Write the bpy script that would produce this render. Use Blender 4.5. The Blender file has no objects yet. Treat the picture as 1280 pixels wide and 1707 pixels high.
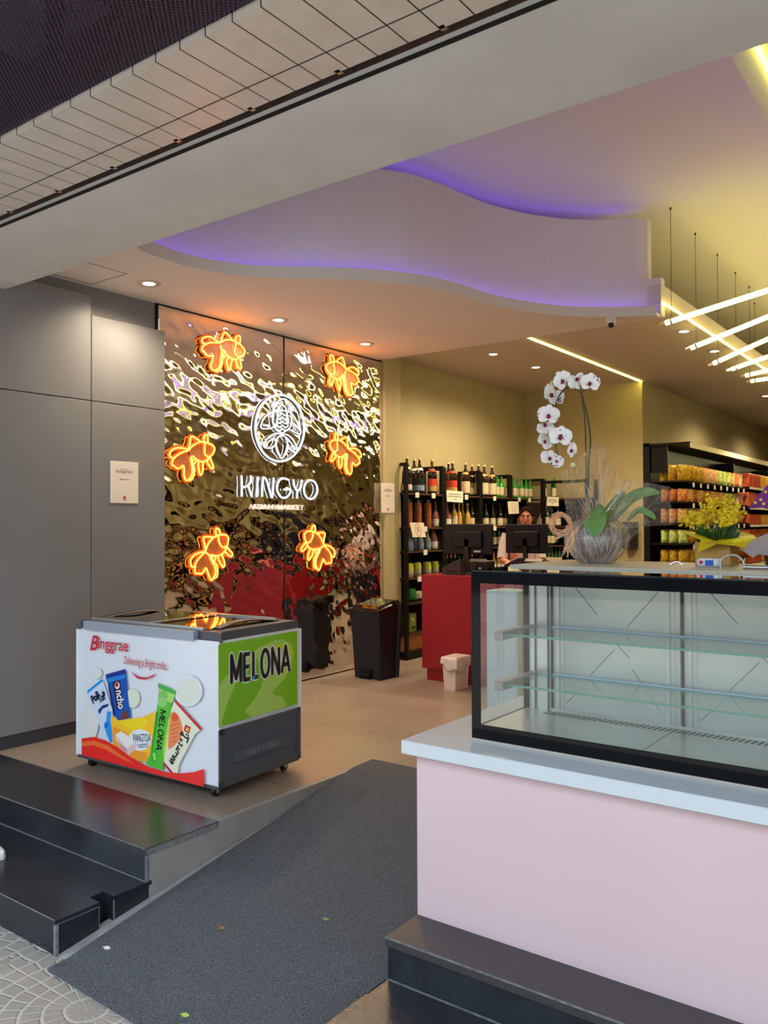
import bpy, bmesh, math, random
import numpy as np
from mathutils import Vector, Matrix
random.seed(7)
PI = math.pi
SC = bpy.context.scene
COL = SC.collection

# ---------------------------------------------------------------- camera
CF, CYAW, CPIT, CROL, CH = 1380.97, .63759282, .01408231, -.00402352, 1.46
_fw = Vector((-math.sin(CYAW)*math.cos(CPIT), math.cos(CYAW)*math.cos(CPIT), math.sin(CPIT)))
_r = Vector((math.cos(CYAW), math.sin(CYAW), 0)); _u = _r.cross(_fw)
_r2 = _r*math.cos(CROL)+_u*math.sin(CROL); _u2 = _r2.cross(_fw)
cam = bpy.data.objects.new('camera', bpy.data.cameras.new('camera'))
COL.objects.link(cam)
cam.matrix_world = Matrix(((_r2.x, _u2.x, -_fw.x, 0), (_r2.y, _u2.y, -_fw.y, 0), (_r2.z, _u2.z, -_fw.z, CH), (0, 0, 0, 1)))
cam.data.sensor_fit = 'VERTICAL'; cam.data.sensor_height = 24
cam.data.lens = 24*CF/1707
cam.data.clip_start = .05; cam.data.clip_end = 200
SC.camera = cam

def P(px, py, ax, v):
    """photo measurement -> point on the axis plane ax = v"""
    d = _r2*((px-640)/CF) - _u2*((py-853.5)/CF) + _fw
    i = 'xyz'.index(ax); o = Vector((0, 0, CH))
    return o + d*((v-o[i])/d[i])
def PN(px, py, p0, n):
    d = _r2*((px-640)/CF) - _u2*((py-853.5)/CF) + _fw
    o = Vector((0, 0, CH))
    return o + d*((p0-o).dot(n)/d.dot(n))

# ---------------------------------------------------------------- world, exposure
W_STR = 2.3
W_COL = (.72, .86, 1.0, 1)
world = bpy.data.worlds.new('world'); SC.world = world; world.use_nodes = True
_b = world.node_tree.nodes['Background']; _b.inputs[0].default_value = W_COL; _b.inputs[1].default_value = W_STR
SC.view_settings.view_transform = 'Standard'; SC.view_settings.look = 'None'
SC.view_settings.gamma = 1; SC.view_settings.exposure = 0.55
_s = bpy.data.lights.new('sun', 'SUN'); _s.energy = 5.0; _s.angle = .02; _s.color = (1, .98, .95)
_so = bpy.data.objects.new('sun', _s); COL.objects.link(_so); _so.rotation_euler = Vector((.30, -.05, 1)).to_track_quat('Z', 'Y').to_euler()
DOWN_W = 20.0       # recessed downlight, watts
TUBE_E = 10.0       # yellow-white led tube emission
LINE_E = 13.0
COVE_E = 8.0       # violet cove strip
NEON_O = 14.0
NEON_W = 2.2

# ---------------------------------------------------------------- helpers
def lin(c):
    return tuple(((x/255)/12.92 if x/255 <= .04045 else (((x/255)+.055)/1.055)**2.4) for x in c)+(1,)
def nn(nt, t, **k):
    n = nt.nodes.new(t)
    for a, b in k.items(): setattr(n, a, b)
    return n
def mat(name, c, rough=.5, metal=0, spec=.5, em=None, es=0, noise=None, bump=None, coat=0, trans=0, alpha=1, ior=1.45):
    m = bpy.data.materials.new(name); m.use_nodes = True
    nt = m.node_tree; b = nt.nodes['Principled BSDF']
    col = lin(c) if max(c) > 1 else tuple(c)+(1,)
    b.inputs['Base Color'].default_value = col
    b.inputs['Roughness'].default_value = rough; b.inputs['Metallic'].default_value = metal
    b.inputs['Specular IOR Level'].default_value = spec; b.inputs['Coat Weight'].default_value = coat
    b.inputs['Transmission Weight'].default_value = trans; b.inputs['Alpha'].default_value = alpha
    b.inputs['IOR'].default_value = ior
    if em: b.inputs['Emission Color'].default_value = tuple(em)+(1,); b.inputs['Emission Strength'].default_value = es
    if noise or bump:
        g = nn(nt, 'ShaderNodeNewGeometry')
    if noise:
        t = nn(nt, 'ShaderNodeTexNoise'); t.inputs['Scale'].default_value = noise[0]; t.inputs['Detail'].default_value = 6
        nt.links.new(g.outputs['Position'], t.inputs['Vector'])
        r = nn(nt, 'ShaderNodeMapRange'); r.inputs[1].default_value = .3; r.inputs[2].default_value = .7
        nt.links.new(t.outputs['Fac'], r.inputs[0])
        mx = nn(nt, 'ShaderNodeMix', data_type='RGBA')
        nt.links.new(r.outputs[0], mx.inputs['Factor'])
        c2 = lin(noise[1]) if max(noise[1]) > 1 else tuple(noise[1])+(1,)
        mx.inputs['A'].default_value = col; mx.inputs['B'].default_value = c2
        nt.links.new(mx.outputs['Result'], b.inputs['Base Color'])
    if bump:
        t = nn(nt, 'ShaderNodeTexNoise'); t.inputs['Scale'].default_value = bump[0]; t.inputs['Detail'].default_value = 4
        nt.links.new(g.outputs['Position'], t.inputs['Vector'])
        bp = nn(nt, 'ShaderNodeBump'); bp.inputs['Strength'].default_value = bump[1]; bp.inputs['Distance'].default_value = .01
        nt.links.new(t.outputs['Fac'], bp.inputs['Height']); nt.links.new(bp.outputs[0], b.inputs['Normal'])
    return m
def emis(name, c, s):
    m = bpy.data.materials.new(name); m.use_nodes = True; nt = m.node_tree; nt.nodes.clear()
    e = nn(nt, 'ShaderNodeEmission'); e.inputs[0].default_value = tuple(c)+(1,); e.inputs[1].default_value = s
    o = nn(nt, 'ShaderNodeOutputMaterial'); nt.links.new(e.outputs[0], o.inputs[0]); return m
def pos_brick(m, w, h, mortar, cm, off=(0, 0, 0), rot=(0, 0, 0), offset=0.0, var=None, smooth=.1, bump=0):
    """tile joints over a material (world coordinates)"""
    nt = m.node_tree; b = nt.nodes['Principled BSDF']
    g = nn(nt, 'ShaderNodeNewGeometry'); mp = nn(nt, 'ShaderNodeMapping')
    mp.inputs['Location'].default_value = off; mp.inputs['Rotation'].default_value = rot
    nt.links.new(g.outputs['Position'], mp.inputs[0])
    t = nn(nt, 'ShaderNodeTexBrick', offset=offset, squash=1.0)
    t.inputs['Scale'].default_value = 1; t.inputs['Brick Width'].default_value = w; t.inputs['Row Height'].default_value = h
    t.inputs['Mortar Size'].default_value = mortar; t.inputs['Mortar Smooth'].default_value = smooth
    base = b.inputs['Base Color'].default_value[:]
    v = var or .06
    t.inputs['Color1'].default_value = tuple(x*(1+v) for x in base[:3])+(1,); t.inputs['Color2'].default_value = tuple(x*(1-v) for x in base[:3])+(1,)
    t.inputs['Mortar'].default_value = lin(cm)
    nt.links.new(mp.outputs[0], t.inputs['Vector'])
    if b.inputs['Base Color'].is_linked:
        src = b.inputs['Base Color'].links[0].from_socket
        mx = nn(nt, 'ShaderNodeMix', data_type='RGBA'); nt.links.new(t.outputs['Fac'], mx.inputs['Factor'])
        nt.links.new(src, mx.inputs['A']); mx.inputs['B'].default_value = lin(cm)
        nt.links.new(mx.outputs['Result'], b.inputs['Base Color'])
    else:
        nt.links.new(t.outputs['Color'], b.inputs['Base Color'])
    return m

CZ = 4.17
def ribbon(m, pts, w, n, closed=False):
    """flat printed stroke with round joints in the plane of normal n"""
    n = Vector(n).normalized(); pts = [Vector(p) for p in pts]
    seg = list(zip(pts, pts[1:]+pts[:1])) if closed else list(zip(pts, pts[1:]))
    for a, b in seg:
        d = (b-a)
        if d.length < 1e-6: continue
        s = d.normalized().cross(n)*w/2; m.add([a-s, b-s, b+s, a+s], [(0, 1, 2, 3)])
    for k, p in enumerate(pts):
        if not closed and k in (0, len(pts)-1): continue
        u = n.orthogonal().normalized(); v = n.cross(u); e = n*.00002
        m.add([p+e+(u*math.cos(2*PI*i/10)+v*math.sin(2*PI*i/10))*w/2 for i in range(10)], [list(range(10))])
GLY = {'M': ([(.04,0),(.04,1),(.5,.15),(.96,1),(.96,0)], .95), 'E': ([(.92,.04),(.06,.04),(.06,.96),(.9,.96)], .62), 'E2': ([(.06,.5),(.8,.5)], .62), 'L': ([(.06,1),(.06,.05),(.92,.05)], .55),
       'O': ([(.5+.46*math.cos(2*math.pi*k/20), .5+.5*math.sin(2*math.pi*k/20)) for k in range(21)], .85), 'N': ([(.05,0),(.05,1),(.95,0),(.95,1)], .78), 'A': ([(.0,0),(.5,1),(1.,0)], .85), 'A2': ([(.2,.3),(.8,.3)], .85)}
def block_word(name, word, o, ux, uz, total, h, w, mats_, parent, n, gap=.16, outline=None):
    ux = Vector(ux).normalized(); uz = Vector(uz).normalized()
    tw = sum(GLY[c][1] for c in word)+gap*(len(word)-1); k = total/tw
    for (mm, ww, e) in ((outline, w*1.6, 0), (mats_, w, .0005)) if outline else ((mats_, w, 0),):
        g = MB(); x = 0
        for c in word:
            for key in (c, c+'2'):
                if key in GLY: ribbon(g, [Vector(o)+Vector(n)*e+ux*(x+q[0]*GLY[key][1])*k+uz*q[1]*h for q in GLY[key][0]], ww, n)
            x += GLY[c][1]+gap
        g.build(name, mm, parent)

class MB:
    """collects geometry in world (or local) coordinates, builds ONE mesh object"""
    def __init__(s): s.v = []; s.f = []; s.m = []; s.mi = 0; s.sm = []; s.smooth = False
    def add(s, vs, fs):
        o = len(s.v); s.v += [tuple(v) for v in vs]
        for f in fs: s.f.append([i+o for i in f]); s.m.append(s.mi); s.sm.append(s.smooth)
        return s
    def box(s, a, b, rz=0, ctr=None):
        x0, y0, z0 = a; x1, y1, z1 = b
        vs = [Vector(p) for p in ((x0,y0,z0),(x1,y0,z0),(x1,y1,z0),(x0,y1,z0),(x0,y0,z1),(x1,y0,z1),(x1,y1,z1),(x0,y1,z1))]
        if rz:
            c = Vector(ctr) if ctr else Vector(((x0+x1)/2, (y0+y1)/2, 0)); R = Matrix.Rotation(rz, 3, 'Z')
            vs = [R @ (v-c)+c for v in vs]
        return s.add(vs, [(0,3,2,1),(4,5,6,7),(0,1,5,4),(1,2,6,5),(2,3,7,6),(3,0,4,7)])
    def rbox(s, a, b, r=.005, seg=2):
        """rounded box"""
        bm = bmesh.new(); bmesh.ops.create_cube(bm, size=1)
        for v in bm.verts:
            v.co = Vector(((a[i]+b[i])/2+(b[i]-a[i])*v.co[i]) for i in range(3))
        r = min(r, *(abs(b[i]-a[i])*.49 for i in range(3)))
        bmesh.ops.bevel(bm, geom=bm.edges[:]+bm.verts[:], offset=r, segments=seg, profile=.5, affect='EDGES')
        bm.verts.ensure_lookup_table(); bm.verts.index_update()
        s.add([v.co for v in bm.verts], [[v.index for v in f.verts] for f in bm.faces]); bm.free(); return s
    def prism(s, pts, z0, z1):
        n = len(pts)
        vs = [(p[0], p[1], z0) for p in pts]+[(p[0], p[1], z1) for p in pts]
        return s.add(vs, [list(range(n))[::-1], list(range(n, 2*n))]+[(i, (i+1) % n, n+(i+1) % n, n+i) for i in range(n)])
    def ext(s, pts, d):
        n = len(pts); d = Vector(d); vs = [Vector(p) for p in pts]; vs += [v+d for v in vs]
        return s.add(vs, [list(range(n))[::-1], list(range(n, 2*n))]+[(i, (i+1) % n, n+(i+1) % n, n+i) for i in range(n)])
    def poly(s, pts): return s.add(pts, [list(range(len(pts)))])
    def lathe(s, prof, c=(0, 0, 0), n=16, sx=1, sy=1, cap=True):
        vs = []; fs = []
        for r, z in prof:
            for k in range(n):
                a = 2*PI*k/n; vs.append((c[0]+r*math.cos(a)*sx, c[1]+r*math.sin(a)*sy, c[2]+z))
        for i in range(len(prof)-1):
            for k in range(n): fs.append((i*n+k, i*n+(k+1) % n, (i+1)*n+(k+1) % n, (i+1)*n+k))
        if cap and prof[0][0] > 1e-5: fs.append(list(range(n))[::-1])
        if cap and prof[-1][0] > 1e-5: fs.append([(len(prof)-1)*n+k for k in range(n)])
        return s.add(vs, fs)
    def cyl(s, p, q, r, n=10, r2=None):
        return s.tube([p, q], r, n, r2=r2)
    def tube(s, pts, r, n=8, closed=False, r2=None, flat=None):
        pts = [Vector(p) for p in pts]; N = len(pts); vs = []; fs = []; pu = None
        for i, p in enumerate(pts):
            if closed: t = pts[(i+1) % N]-pts[i-1]
            else: t = pts[min(i+1, N-1)]-pts[max(i-1, 0)]
            if t.length < 1e-9: t = Vector((0, 0, 1))
            t.normalize()
            if flat is not None: u = t.cross(Vector(flat)); w = Vector(flat)
            else:
                if pu is None: pu = t.orthogonal()
                u = pu-t*pu.dot(t)
                if u.length < 1e-6: u = t.orthogonal()
                u.normalize(); pu = u; w = t.cross(u)
            u = u.normalized()
            ra = r if r2 is None or N < 2 else r+(r2-r)*i/(N-1)
            if callable(r): ra = r(i/(N-1))
            rb = ra
            if isinstance(r, tuple): ra, rb = r
            for k in range(n):
                a = 2*PI*k/n; vs.append(p+u*math.cos(a)*ra+w*math.sin(a)*rb)
        M = N if closed else N-1
        for i in range(M):
            j = (i+1) % N
            for k in range(n): fs.append((i*n+k, i*n+(k+1) % n, j*n+(k+1) % n, j*n+k))
        if not closed: fs.append(list(range(n))[::-1]); fs.append([(N-1)*n+k for k in range(n)])
        return s.add(vs, fs)
    def grid(s, fn, nu, nv):
        vs = [fn(i/(nu-1), j/(nv-1)) for j in range(nv) for i in range(nu)]
        return s.add(vs, [(j*nu+i, j*nu+i+1, (j+1)*nu+i+1, (j+1)*nu+i) for j in range(nv-1) for i in range(nu-1)])
    def sphere(s, c, r, n=12, m=8, sc=(1, 1, 1)):
        prof = [(max(math.sin(PI*k/m), 0)*r, -math.cos(PI*k/m)*r*sc[2]) for k in range(m+1)]
        return s.lathe(prof, c, n, sc[0], sc[1])
    def build(s, name, mats, parent=None, smooth=False, solid=0, origin=None):
        me = bpy.data.meshes.new(name)
        o = origin
        if parent is not None: o = ORI.get(parent.name, Vector((0, 0, 0)))
        elif o is None:
            a = np.array(s.v); o = Vector(((a[:, 0].min()+a[:, 0].max())/2, (a[:, 1].min()+a[:, 1].max())/2, a[:, 2].min()))
        o = Vector(o)
        me.from_pydata([(v[0]-o.x, v[1]-o.y, v[2]-o.z) for v in s.v], [], s.f)
        if not isinstance(mats, (list, tuple)): mats = [mats]
        for m in mats: me.materials.append(m)
        if len(mats) > 1: me.polygons.foreach_set('material_index', s.m)
        me.polygons.foreach_set('use_smooth', [bool(smooth or q) for q in s.sm])
        me.update()
        bm = bmesh.new(); bm.from_mesh(me); bmesh.ops.recalc_face_normals(bm, faces=bm.faces[:]); bm.to_mesh(me); bm.free()
        if smooth: 
            try: me.set_sharp_from_angle(angle=math.radians(40))
            except Exception: pass
        ob = bpy.data.objects.new(name, me); COL.objects.link(ob)
        if parent is not None: ob.parent = parent; ORI[ob.name] = o
        else: ob.location = o; ORI[ob.name] = o
        if solid:
            md = ob.modifiers.new('solidify', 'SOLIDIFY'); md.thickness = solid; md.offset = 0
        return ob
ORI = {}
def thing(name, label, cat, loc=(0, 0, 0), rz=0, group=None):
    o = bpy.data.objects.new(name, None); COL.objects.link(o); o.empty_display_size = .05
    o.location = loc; o.rotation_euler = (0, 0, rz); o['label'] = label; o['category'] = cat
    ORI[o.name] = Vector(loc)
    if group: o['group'] = group
    return o
def tag(o, label, cat, group=None, kind=None):
    o['label'] = label; o['category'] = cat
    if group: o['group'] = group
    if kind: o['kind'] = kind
    return o
def lab(o, t): o['label'] = t; return o
def struct(o): o['kind'] = 'structure'; return o
def dup(root, loc=None, rz=None, label=None, group=None):
    r = root.copy(); COL.objects.link(r)
    if loc is not None: r.location = loc
    if rz is not None: r.rotation_euler = (0, 0, rz)
    if label: r['label'] = label
    if group: r['group'] = group
    for ch in list(root.children):
        c = ch.copy(); COL.objects.link(c); c.parent = r
        for g in list(ch.children):
            d = g.copy(); COL.objects.link(d); d.parent = c
    return r
def cr(pts, n=6, closed=False):
    """Catmull-Rom smoothing"""
    pts = [Vector(p) for p in pts]; out = []; N = len(pts)
    for i in range(N if closed else N-1):
        if closed: a, b, c, d = pts[i-1], pts[i], pts[(i+1) % N], pts[(i+2) % N]
        else: a, b, c, d = pts[max(i-1, 0)], pts[i], pts[i+1], pts[min(i+2, N-1)]
        for k in range(n):
            t = k/n; out.append(.5*((2*b)+(c-a)*t+(2*a-5*b+4*c-d)*t*t+(3*b-a-3*c+d)*t**3))
    if not closed: out.append(pts[-1])
    return out
def text_mesh(name, body, m, origin, ux, uz, size, parent, depth=.001, align='CENTER', shear=0, bold=0, fit=None, spacing=1):
    """lettering: origin on the surface, ux along the line, uz up the letters"""
    cu = bpy.data.curves.new(name, 'FONT'); cu.body = body; cu.size = size; cu.extrude = depth/2; cu.align_x = align; cu.shear = shear
    cu.offset = bold; cu.space_character = spacing; cu.resolution_u = 3
    tmp = bpy.data.objects.new(name, cu); COL.objects.link(tmp)
    dg = bpy.context.evaluated_depsgraph_get(); me = bpy.data.meshes.new_from_object(tmp.evaluated_get(dg))
    bpy.data.objects.remove(tmp); bpy.data.curves.remove(cu)
    ux = Vector(ux).normalized(); uz = Vector(uz).normalized(); n = ux.cross(uz)
    xs = [v.co.x for v in me.vertices]; w = (max(xs)-min(xs)) if xs else 1
    sx = fit/w if fit else 1
    po = ORI.get(parent.name, Vector((0, 0, 0))) if parent else Vector((0, 0, 0))
    for v in me.vertices: v.co = Vector(origin)+ux*v.co.x*sx+uz*v.co.y+n*v.co.z-po
    me.materials.clear(); me.materials.append(m)
    ob = bpy.data.objects.new(name, me); COL.objects.link(ob)
    if parent: ob.parent = parent; ORI[ob.name] = po
    return ob
# ---------------------------------------------------------------- materials of the shell
M_wall = mat('wall_paint', (182, 168, 124), .75, noise=(3, (176, 162, 118)))
M_ceil = mat('ceiling_paint', (214, 208, 200), .8)
M_beam = mat('beam_plaster', (202, 202, 198), .8, noise=(2.5, (192, 191, 186)))
M_clad = mat('grey_cladding', (120, 120, 122), .42, noise=(1.5, (112, 111, 112)))
M_dark = mat('dark_void', (20, 16, 15), .9)
M_rust = mat('rusty_steel', (66, 38, 26), .75, noise=(9, (32, 22, 20)), bump=(30, .3))
M_floor = mat('floor_tile', (148, 133, 119), .33, noise=(2.2, (134, 119, 106)), bump=(60, .04))
pos_brick(M_floor, 1.2, 1.2, .004, (100, 88, 76), off=(.55, .2, 0), offset=.5)
M_side = mat('ramp_side_tile', (150, 146, 142), .55, noise=(6, (134, 130, 126)))
M_ramp = mat('ramp_concrete', (172, 172, 174), .7, noise=(12, (152, 152, 154)))
M_gran = mat('black_granite', (26, 28, 32), .2, noise=(7, (40, 43, 49)), bump=(180, .12), spec=.6)
M_granm = mat('worn_granite', (54, 50, 50), .42, noise=(160, (70, 66, 66)), bump=(200, .15))
M_edge = mat('raw_stone_edge', (128, 128, 130), .8, noise=(40, (90, 90, 92)))
def speck(m):
    nt = m.node_tree; b = nt.nodes['Principled BSDF']; src = b.inputs['Base Color'].links[0].from_socket
    g = nn(nt, 'ShaderNodeNewGeometry'); v = nn(nt, 'ShaderNodeTexVoronoi'); v.inputs['Scale'].default_value = 45
    nt.links.new(g.outputs['Position'], v.inputs['Vector'])
    r = nn(nt, 'ShaderNodeMapRange'); r.inputs[1].default_value = .07; r.inputs[2].default_value = .04
    nt.links.new(v.outputs['Distance'], r.inputs[0])
    mx = nn(nt, 'ShaderNodeMix', data_type='RGBA'); nt.links.new(r.outputs[0], mx.inputs['Factor']); nt.links.new(src, mx.inputs['A'])
    mx.inputs['B'].default_value = lin((110, 112, 116)); nt.links.new(mx.outputs['Result'], b.inputs['Base Color'])
speck(M_gran)
M_soft = mat('soffit_tile', (200, 190, 180), .3, noise=(9, (190, 180, 170)))
pos_brick(M_soft, .1225, 5, .0028, (40, 32, 30), off=(.03, 0, 0))

Z0 = -.294; YR0, YR1 = 1.93, 3.87
XL, XR = -3.13, -1.75
XW = -5.2
def rampz(y): return Z0+max(0, min(1, (y-YR0)/(YR1-YR0)))*(-Z0)

# street paving: fans of small setts
M_street = bpy.data.materials.new('sett_paving'); M_street.use_nodes = True
def make_street():
    nt = M_street.node_tree; b = nt.nodes['Principled BSDF']; b.inputs['Roughness'].default_value = .8
    g = nn(nt, 'ShaderNodeNewGeometry'); sx = nn(nt, 'ShaderNodeSeparateXYZ')
    nz = nn(nt, 'ShaderNodeTexNoise'); nz.inputs['Scale'].default_value = 6
    nt.links.new(g.outputs['Position'], nz.inputs['Vector'])
    ad = nn(nt, 'ShaderNodeVectorMath', operation='MULTIPLY_ADD'); ad.inputs[1].default_value = (.035,)*3
    nt.links.new(nz.outputs['Color'], ad.inputs[0]); nt.links.new(g.outputs['Position'], ad.inputs[2])
    nt.links.new(ad.outputs[0], sx.inputs[0])
    def mt(op, a, c=None, d=None):
        n = nn(nt, 'ShaderNodeMath', operation=op)
        for i, x in enumerate((a, c, d)):
            if x is None: continue
            if isinstance(x, (int, float)): n.inputs[i].default_value = x
            else: nt.links.new(x, n.inputs[i])
        return n.outputs[0]
    W = 1.05
    # nearest fan centre: pick the smaller radius of two interleaved lattices
    def ring(ox, oy):
        x = mt('SUBTRACT', mt('MODULO', mt('ADD', sx.outputs[0], 40*W+ox), W), W/2)
        y = mt('SUBTRACT', mt('MODULO', mt('ADD', sx.outputs[1], 40*W+oy), W), W/2)
        r = mt('SQRT', mt('ADD', mt('MULTIPLY', x, x), mt('MULTIPLY', y, y)))
        return r, mt('ARCTAN2', y, x)
    r1, a1 = ring(.55, .3); r2, a2 = ring(.55+W/2, .3+W/2)
    sel = mt('LESS_THAN', r1, r2)
    r = mt('MINIMUM', r1, r2)
    a = mt('ADD', mt('MULTIPLY', a1, sel), mt('MULTIPLY', a2, mt('SUBTRACT', 1, sel)))
    rr = mt('MULTIPLY', r, 13.0); ri = mt('FLOOR', rr); rf = mt('SUBTRACT', rr, ri)
    na = mt('ADD', mt('MULTIPLY', ri, 1.0), 3.0)
    aa = mt('MULTIPLY', mt('ADD', mt('MULTIPLY', a, 1/(2*PI)), .5), mt('MULTIPLY', na, 5)); ai = mt('FLOOR', aa); af = mt('SUBTRACT', aa, ai)
    e1 = mt('MINIMUM', rf, mt('SUBTRACT', 1, rf)); e2 = mt('MINIMUM', af, mt('SUBTRACT', 1, af))
    e = mt('MINIMUM', e1, e2)
    mr = nn(nt, 'ShaderNodeMapRange'); mr.inputs[1].default_value = .04; mr.inputs[2].default_value = .12; nt.links.new(e, mr.inputs[0])
    n2 = nn(nt, 'ShaderNodeTexNoise'); n2.inputs['Scale'].default_value = 9; nt.links.new(g.outputs['Position'], n2.inputs['Vector'])
    m0 = nn(nt, 'ShaderNodeMix', data_type='RGBA'); m0.inputs['A'].default_value = lin((164, 156, 147)); m0.inputs['B'].default_value = lin((134, 127, 119))
    nt.links.new(n2.outputs['Fac'], m0.inputs['Factor'])
    m1 = nn(nt, 'ShaderNodeMix', data_type='RGBA'); nt.links.new(mr.outputs[0], m1.inputs['Factor'])
    m1.inputs['A'].default_value = lin((186, 178, 168)); nt.links.new(m0.outputs['Result'], m1.inputs['B'])
    nt.links.new(m1.outputs['Result'], b.inputs['Base Color'])
    bp = nn(nt, 'ShaderNodeBump'); bp.inputs['Distance'].default_value = .012; bp.inputs['Strength'].default_value = .6
    nt.links.new(mr.outputs[0], bp.inputs['Height']); nt.links.new(bp.outputs[0], b.inputs['Normal'])
make_street()
struct(MB().box((-16, -14, Z0-.1), (14, YR0+.9, Z0)).build('sidewalk', M_street))

# floor, ramp and steps
f = MB()
f.box((-5.7, 2.8, -.3), (XL, 21, 0)); f.box((XL, YR1, -.3), (XR, 21, 0)); f.box((XR, 2.8, -.3), (4.2, 21, 0))
struct(f.build('floor', M_floor))
s = MB().box((XL-.02, 2.389, -.31), (XL+.033, 2.80, -.031)).box((XL-.02, 2.80, -.31), (XL+.033, YR1, -.0005)); struct(s.build('ramp_side_wall', M_side))
rp = MB(); rp.add([(XL, YR0-.02, Z0-.004), (XR, YR0-.02, Z0-.004), (XR, YR1, 0), (XL, YR1, 0), (XL, YR0-.02, -.4), (XR, YR0-.02, -.4), (XR, YR1, -.4), (XL, YR1, -.4)],
       [(0, 1, 2, 3), (4, 7, 6, 5), (0, 4, 5, 1), (1, 5, 6, 2), (2, 6, 7, 3), (3, 7, 4, 0)])
rp.box((XL+.005, YR0, Z0), (XL+.06, YR0+.001, Z0+.001))
struct(rp.build('entrance_ramp', M_ramp))
# left steps
ZT = -.148
def steps(x0, x1, side, nm):
    s = MB()
    e = x1 if side > 0 else x0
    # lower tread, with the shutter groove cut in its end
    gx = e-side*.07
    pts = [(x0, 1.93), (x1, 1.93), (x1, 2.40), (x0, 2.40)]
    if side > 0: pts = [(x0, 1.93), (x1, 1.93), (x1, 2.13), (gx, 2.13), (gx, 2.20), (x1, 2.20), (x1, 2.40), (x0, 2.40)]
    s.prism(pts, Z0-.05, ZT-.018)
    s.prism([(p[0]+(side*.006 if abs(p[0]-e) < 1e-6 else 0), p[1]-(.006 if p[1] == 1.93 else 0)) for p in pts], ZT-.018, ZT)
    st = s.build('entrance_step', [M_gran]); struct(st)
    t = MB(); t.box((x0, 2.375, ZT), (x1-side*.004 if side > 0 else x1, 2.388 if side > 0 else 2.80, -.03))
    a = t.build('step_riser', M_gran); struct(a)
    u = MB(); u.box((x0 if side > 0 else x0-.006, 2.368, -.03), (x1+.006 if side > 0 else x1, 2.80, .0015))
    struct(u.build('step_slab', M_granm if side < 0 else mat('polished_granite', (30, 29, 30), .16, noise=(90, (44, 42, 42)), bump=(160, .1), spec=.7)))
    # pale raw edges of the stone pieces
    g = MB()
    if side > 0:
        g.box((e-.012, 1.926, Z0), (e+.0075, 1.938, ZT-.018)); g.box((e-.004, 1.925, ZT-.0195), (e+.0072, 2.13, ZT-.0165))
        g.box((gx, 2.128, Z0), (e, 2.134, ZT-.02)); g.box((e-.006, 2.2, Z0), (e+.004, 2.206, ZT-.02))
        g.box((e-.002, 2.37, -.028), (e+.0085, 2.8, -.002)); g.box((e-.002, 2.37, ZT), (e+.006, 2.384, -.03))
        g.box((x0, 2.796, .0), (e, 2.802, .0022)); g.box((x0, 2.3655, -.0015), (e, 2.3695, .002))
        g.box((x0, 2.368, ZT), (e, 2.3745, ZT+.003)); g.box((x0, 1.9235, ZT-.003), (e, 1.9265, ZT+.0008))
        struct(g.build('trim_1', M_edge))
    else:
        g.box((x0, 2.368, ZT), (x1, 2.3745, ZT+.003)); g.box((x0-.007, 2.3655, -.0035), (x1, 2.3695, .002))
        g.box((x0-.008, 2.25, ZT-.03), (x0+.0, 2.37, ZT)); g.box((x0, 2.17, ZT-.055), (x0+.06, 2.176, ZT+.0006))
        struct(g.build('trim_2', M_edge))
steps(-8, XL+.03, 1, 'left'); steps(XR, 4.2, -1, 'right')

# walls
w = MB(); w.box((-5.7, 2.25, -.3), (XW-.03, 7.0, 4.2)); struct(w.build('wall_left', M_clad))
w = MB(); w.box((-5.7, 7.0, 0), (-5.16, 7.27, 4.2)); struct(w.build('wall_pillar', M_wall))
w = MB(); w.box((-5.7, 7.27, 0), (-5.40, 10.65, 4.2)); struct(w.build('wall_niche', M_wall))
w = MB(); w.box((-5.7, 10.65, 0), (-3.70, 21, 4.2)); struct(w.build('wall_back', M_wall))
w = MB(); w.box((-3.7, 20.6, 0), (4.2, 21, 4.2)); struct(w.build('wall_far', M_wall))
w = MB(); w.box((1.9, 2.25, -.3), (4.2, 20.6, 4.2)); struct(w.build('wall_right', M_wall))
struct(MB().box((-16, -13.5, Z0), (14, -13, 6)).build('wall_opposite', mat('street_facade', (120, 118, 112), .8, noise=(.6, (84, 90, 82)))))
w = MB(); w.box((-9, 1.0, Z0), (-5.7, 2.6, 4.2)); struct(w.build('wall_street', M_clad))
# grey cladding panels with open joints
M_clad2 = mat('grey_panel', (124, 124, 127), .4, noise=(1.2, (117, 116, 117)))
for y0, y1, z0, z1 in ((2.25, 3.497, 2.349, 3.1), (3.503, 4.15, 2.349, 2.962), (2.25, 3.497, .09, 2.343), (3.503, 4.15, .09, 2.343)):
    struct(MB().rbox((XW-.03, y0, z0), (XW+.012, y1, z1), .002, 1).build('wall_panel', M_clad2))
struct(MB().box((XW-.03, 2.25, 0), (XW-.004, 4.13, .09)).build('baseboard_left', mat('dark_kick', (58, 58, 62), .5)))

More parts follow.
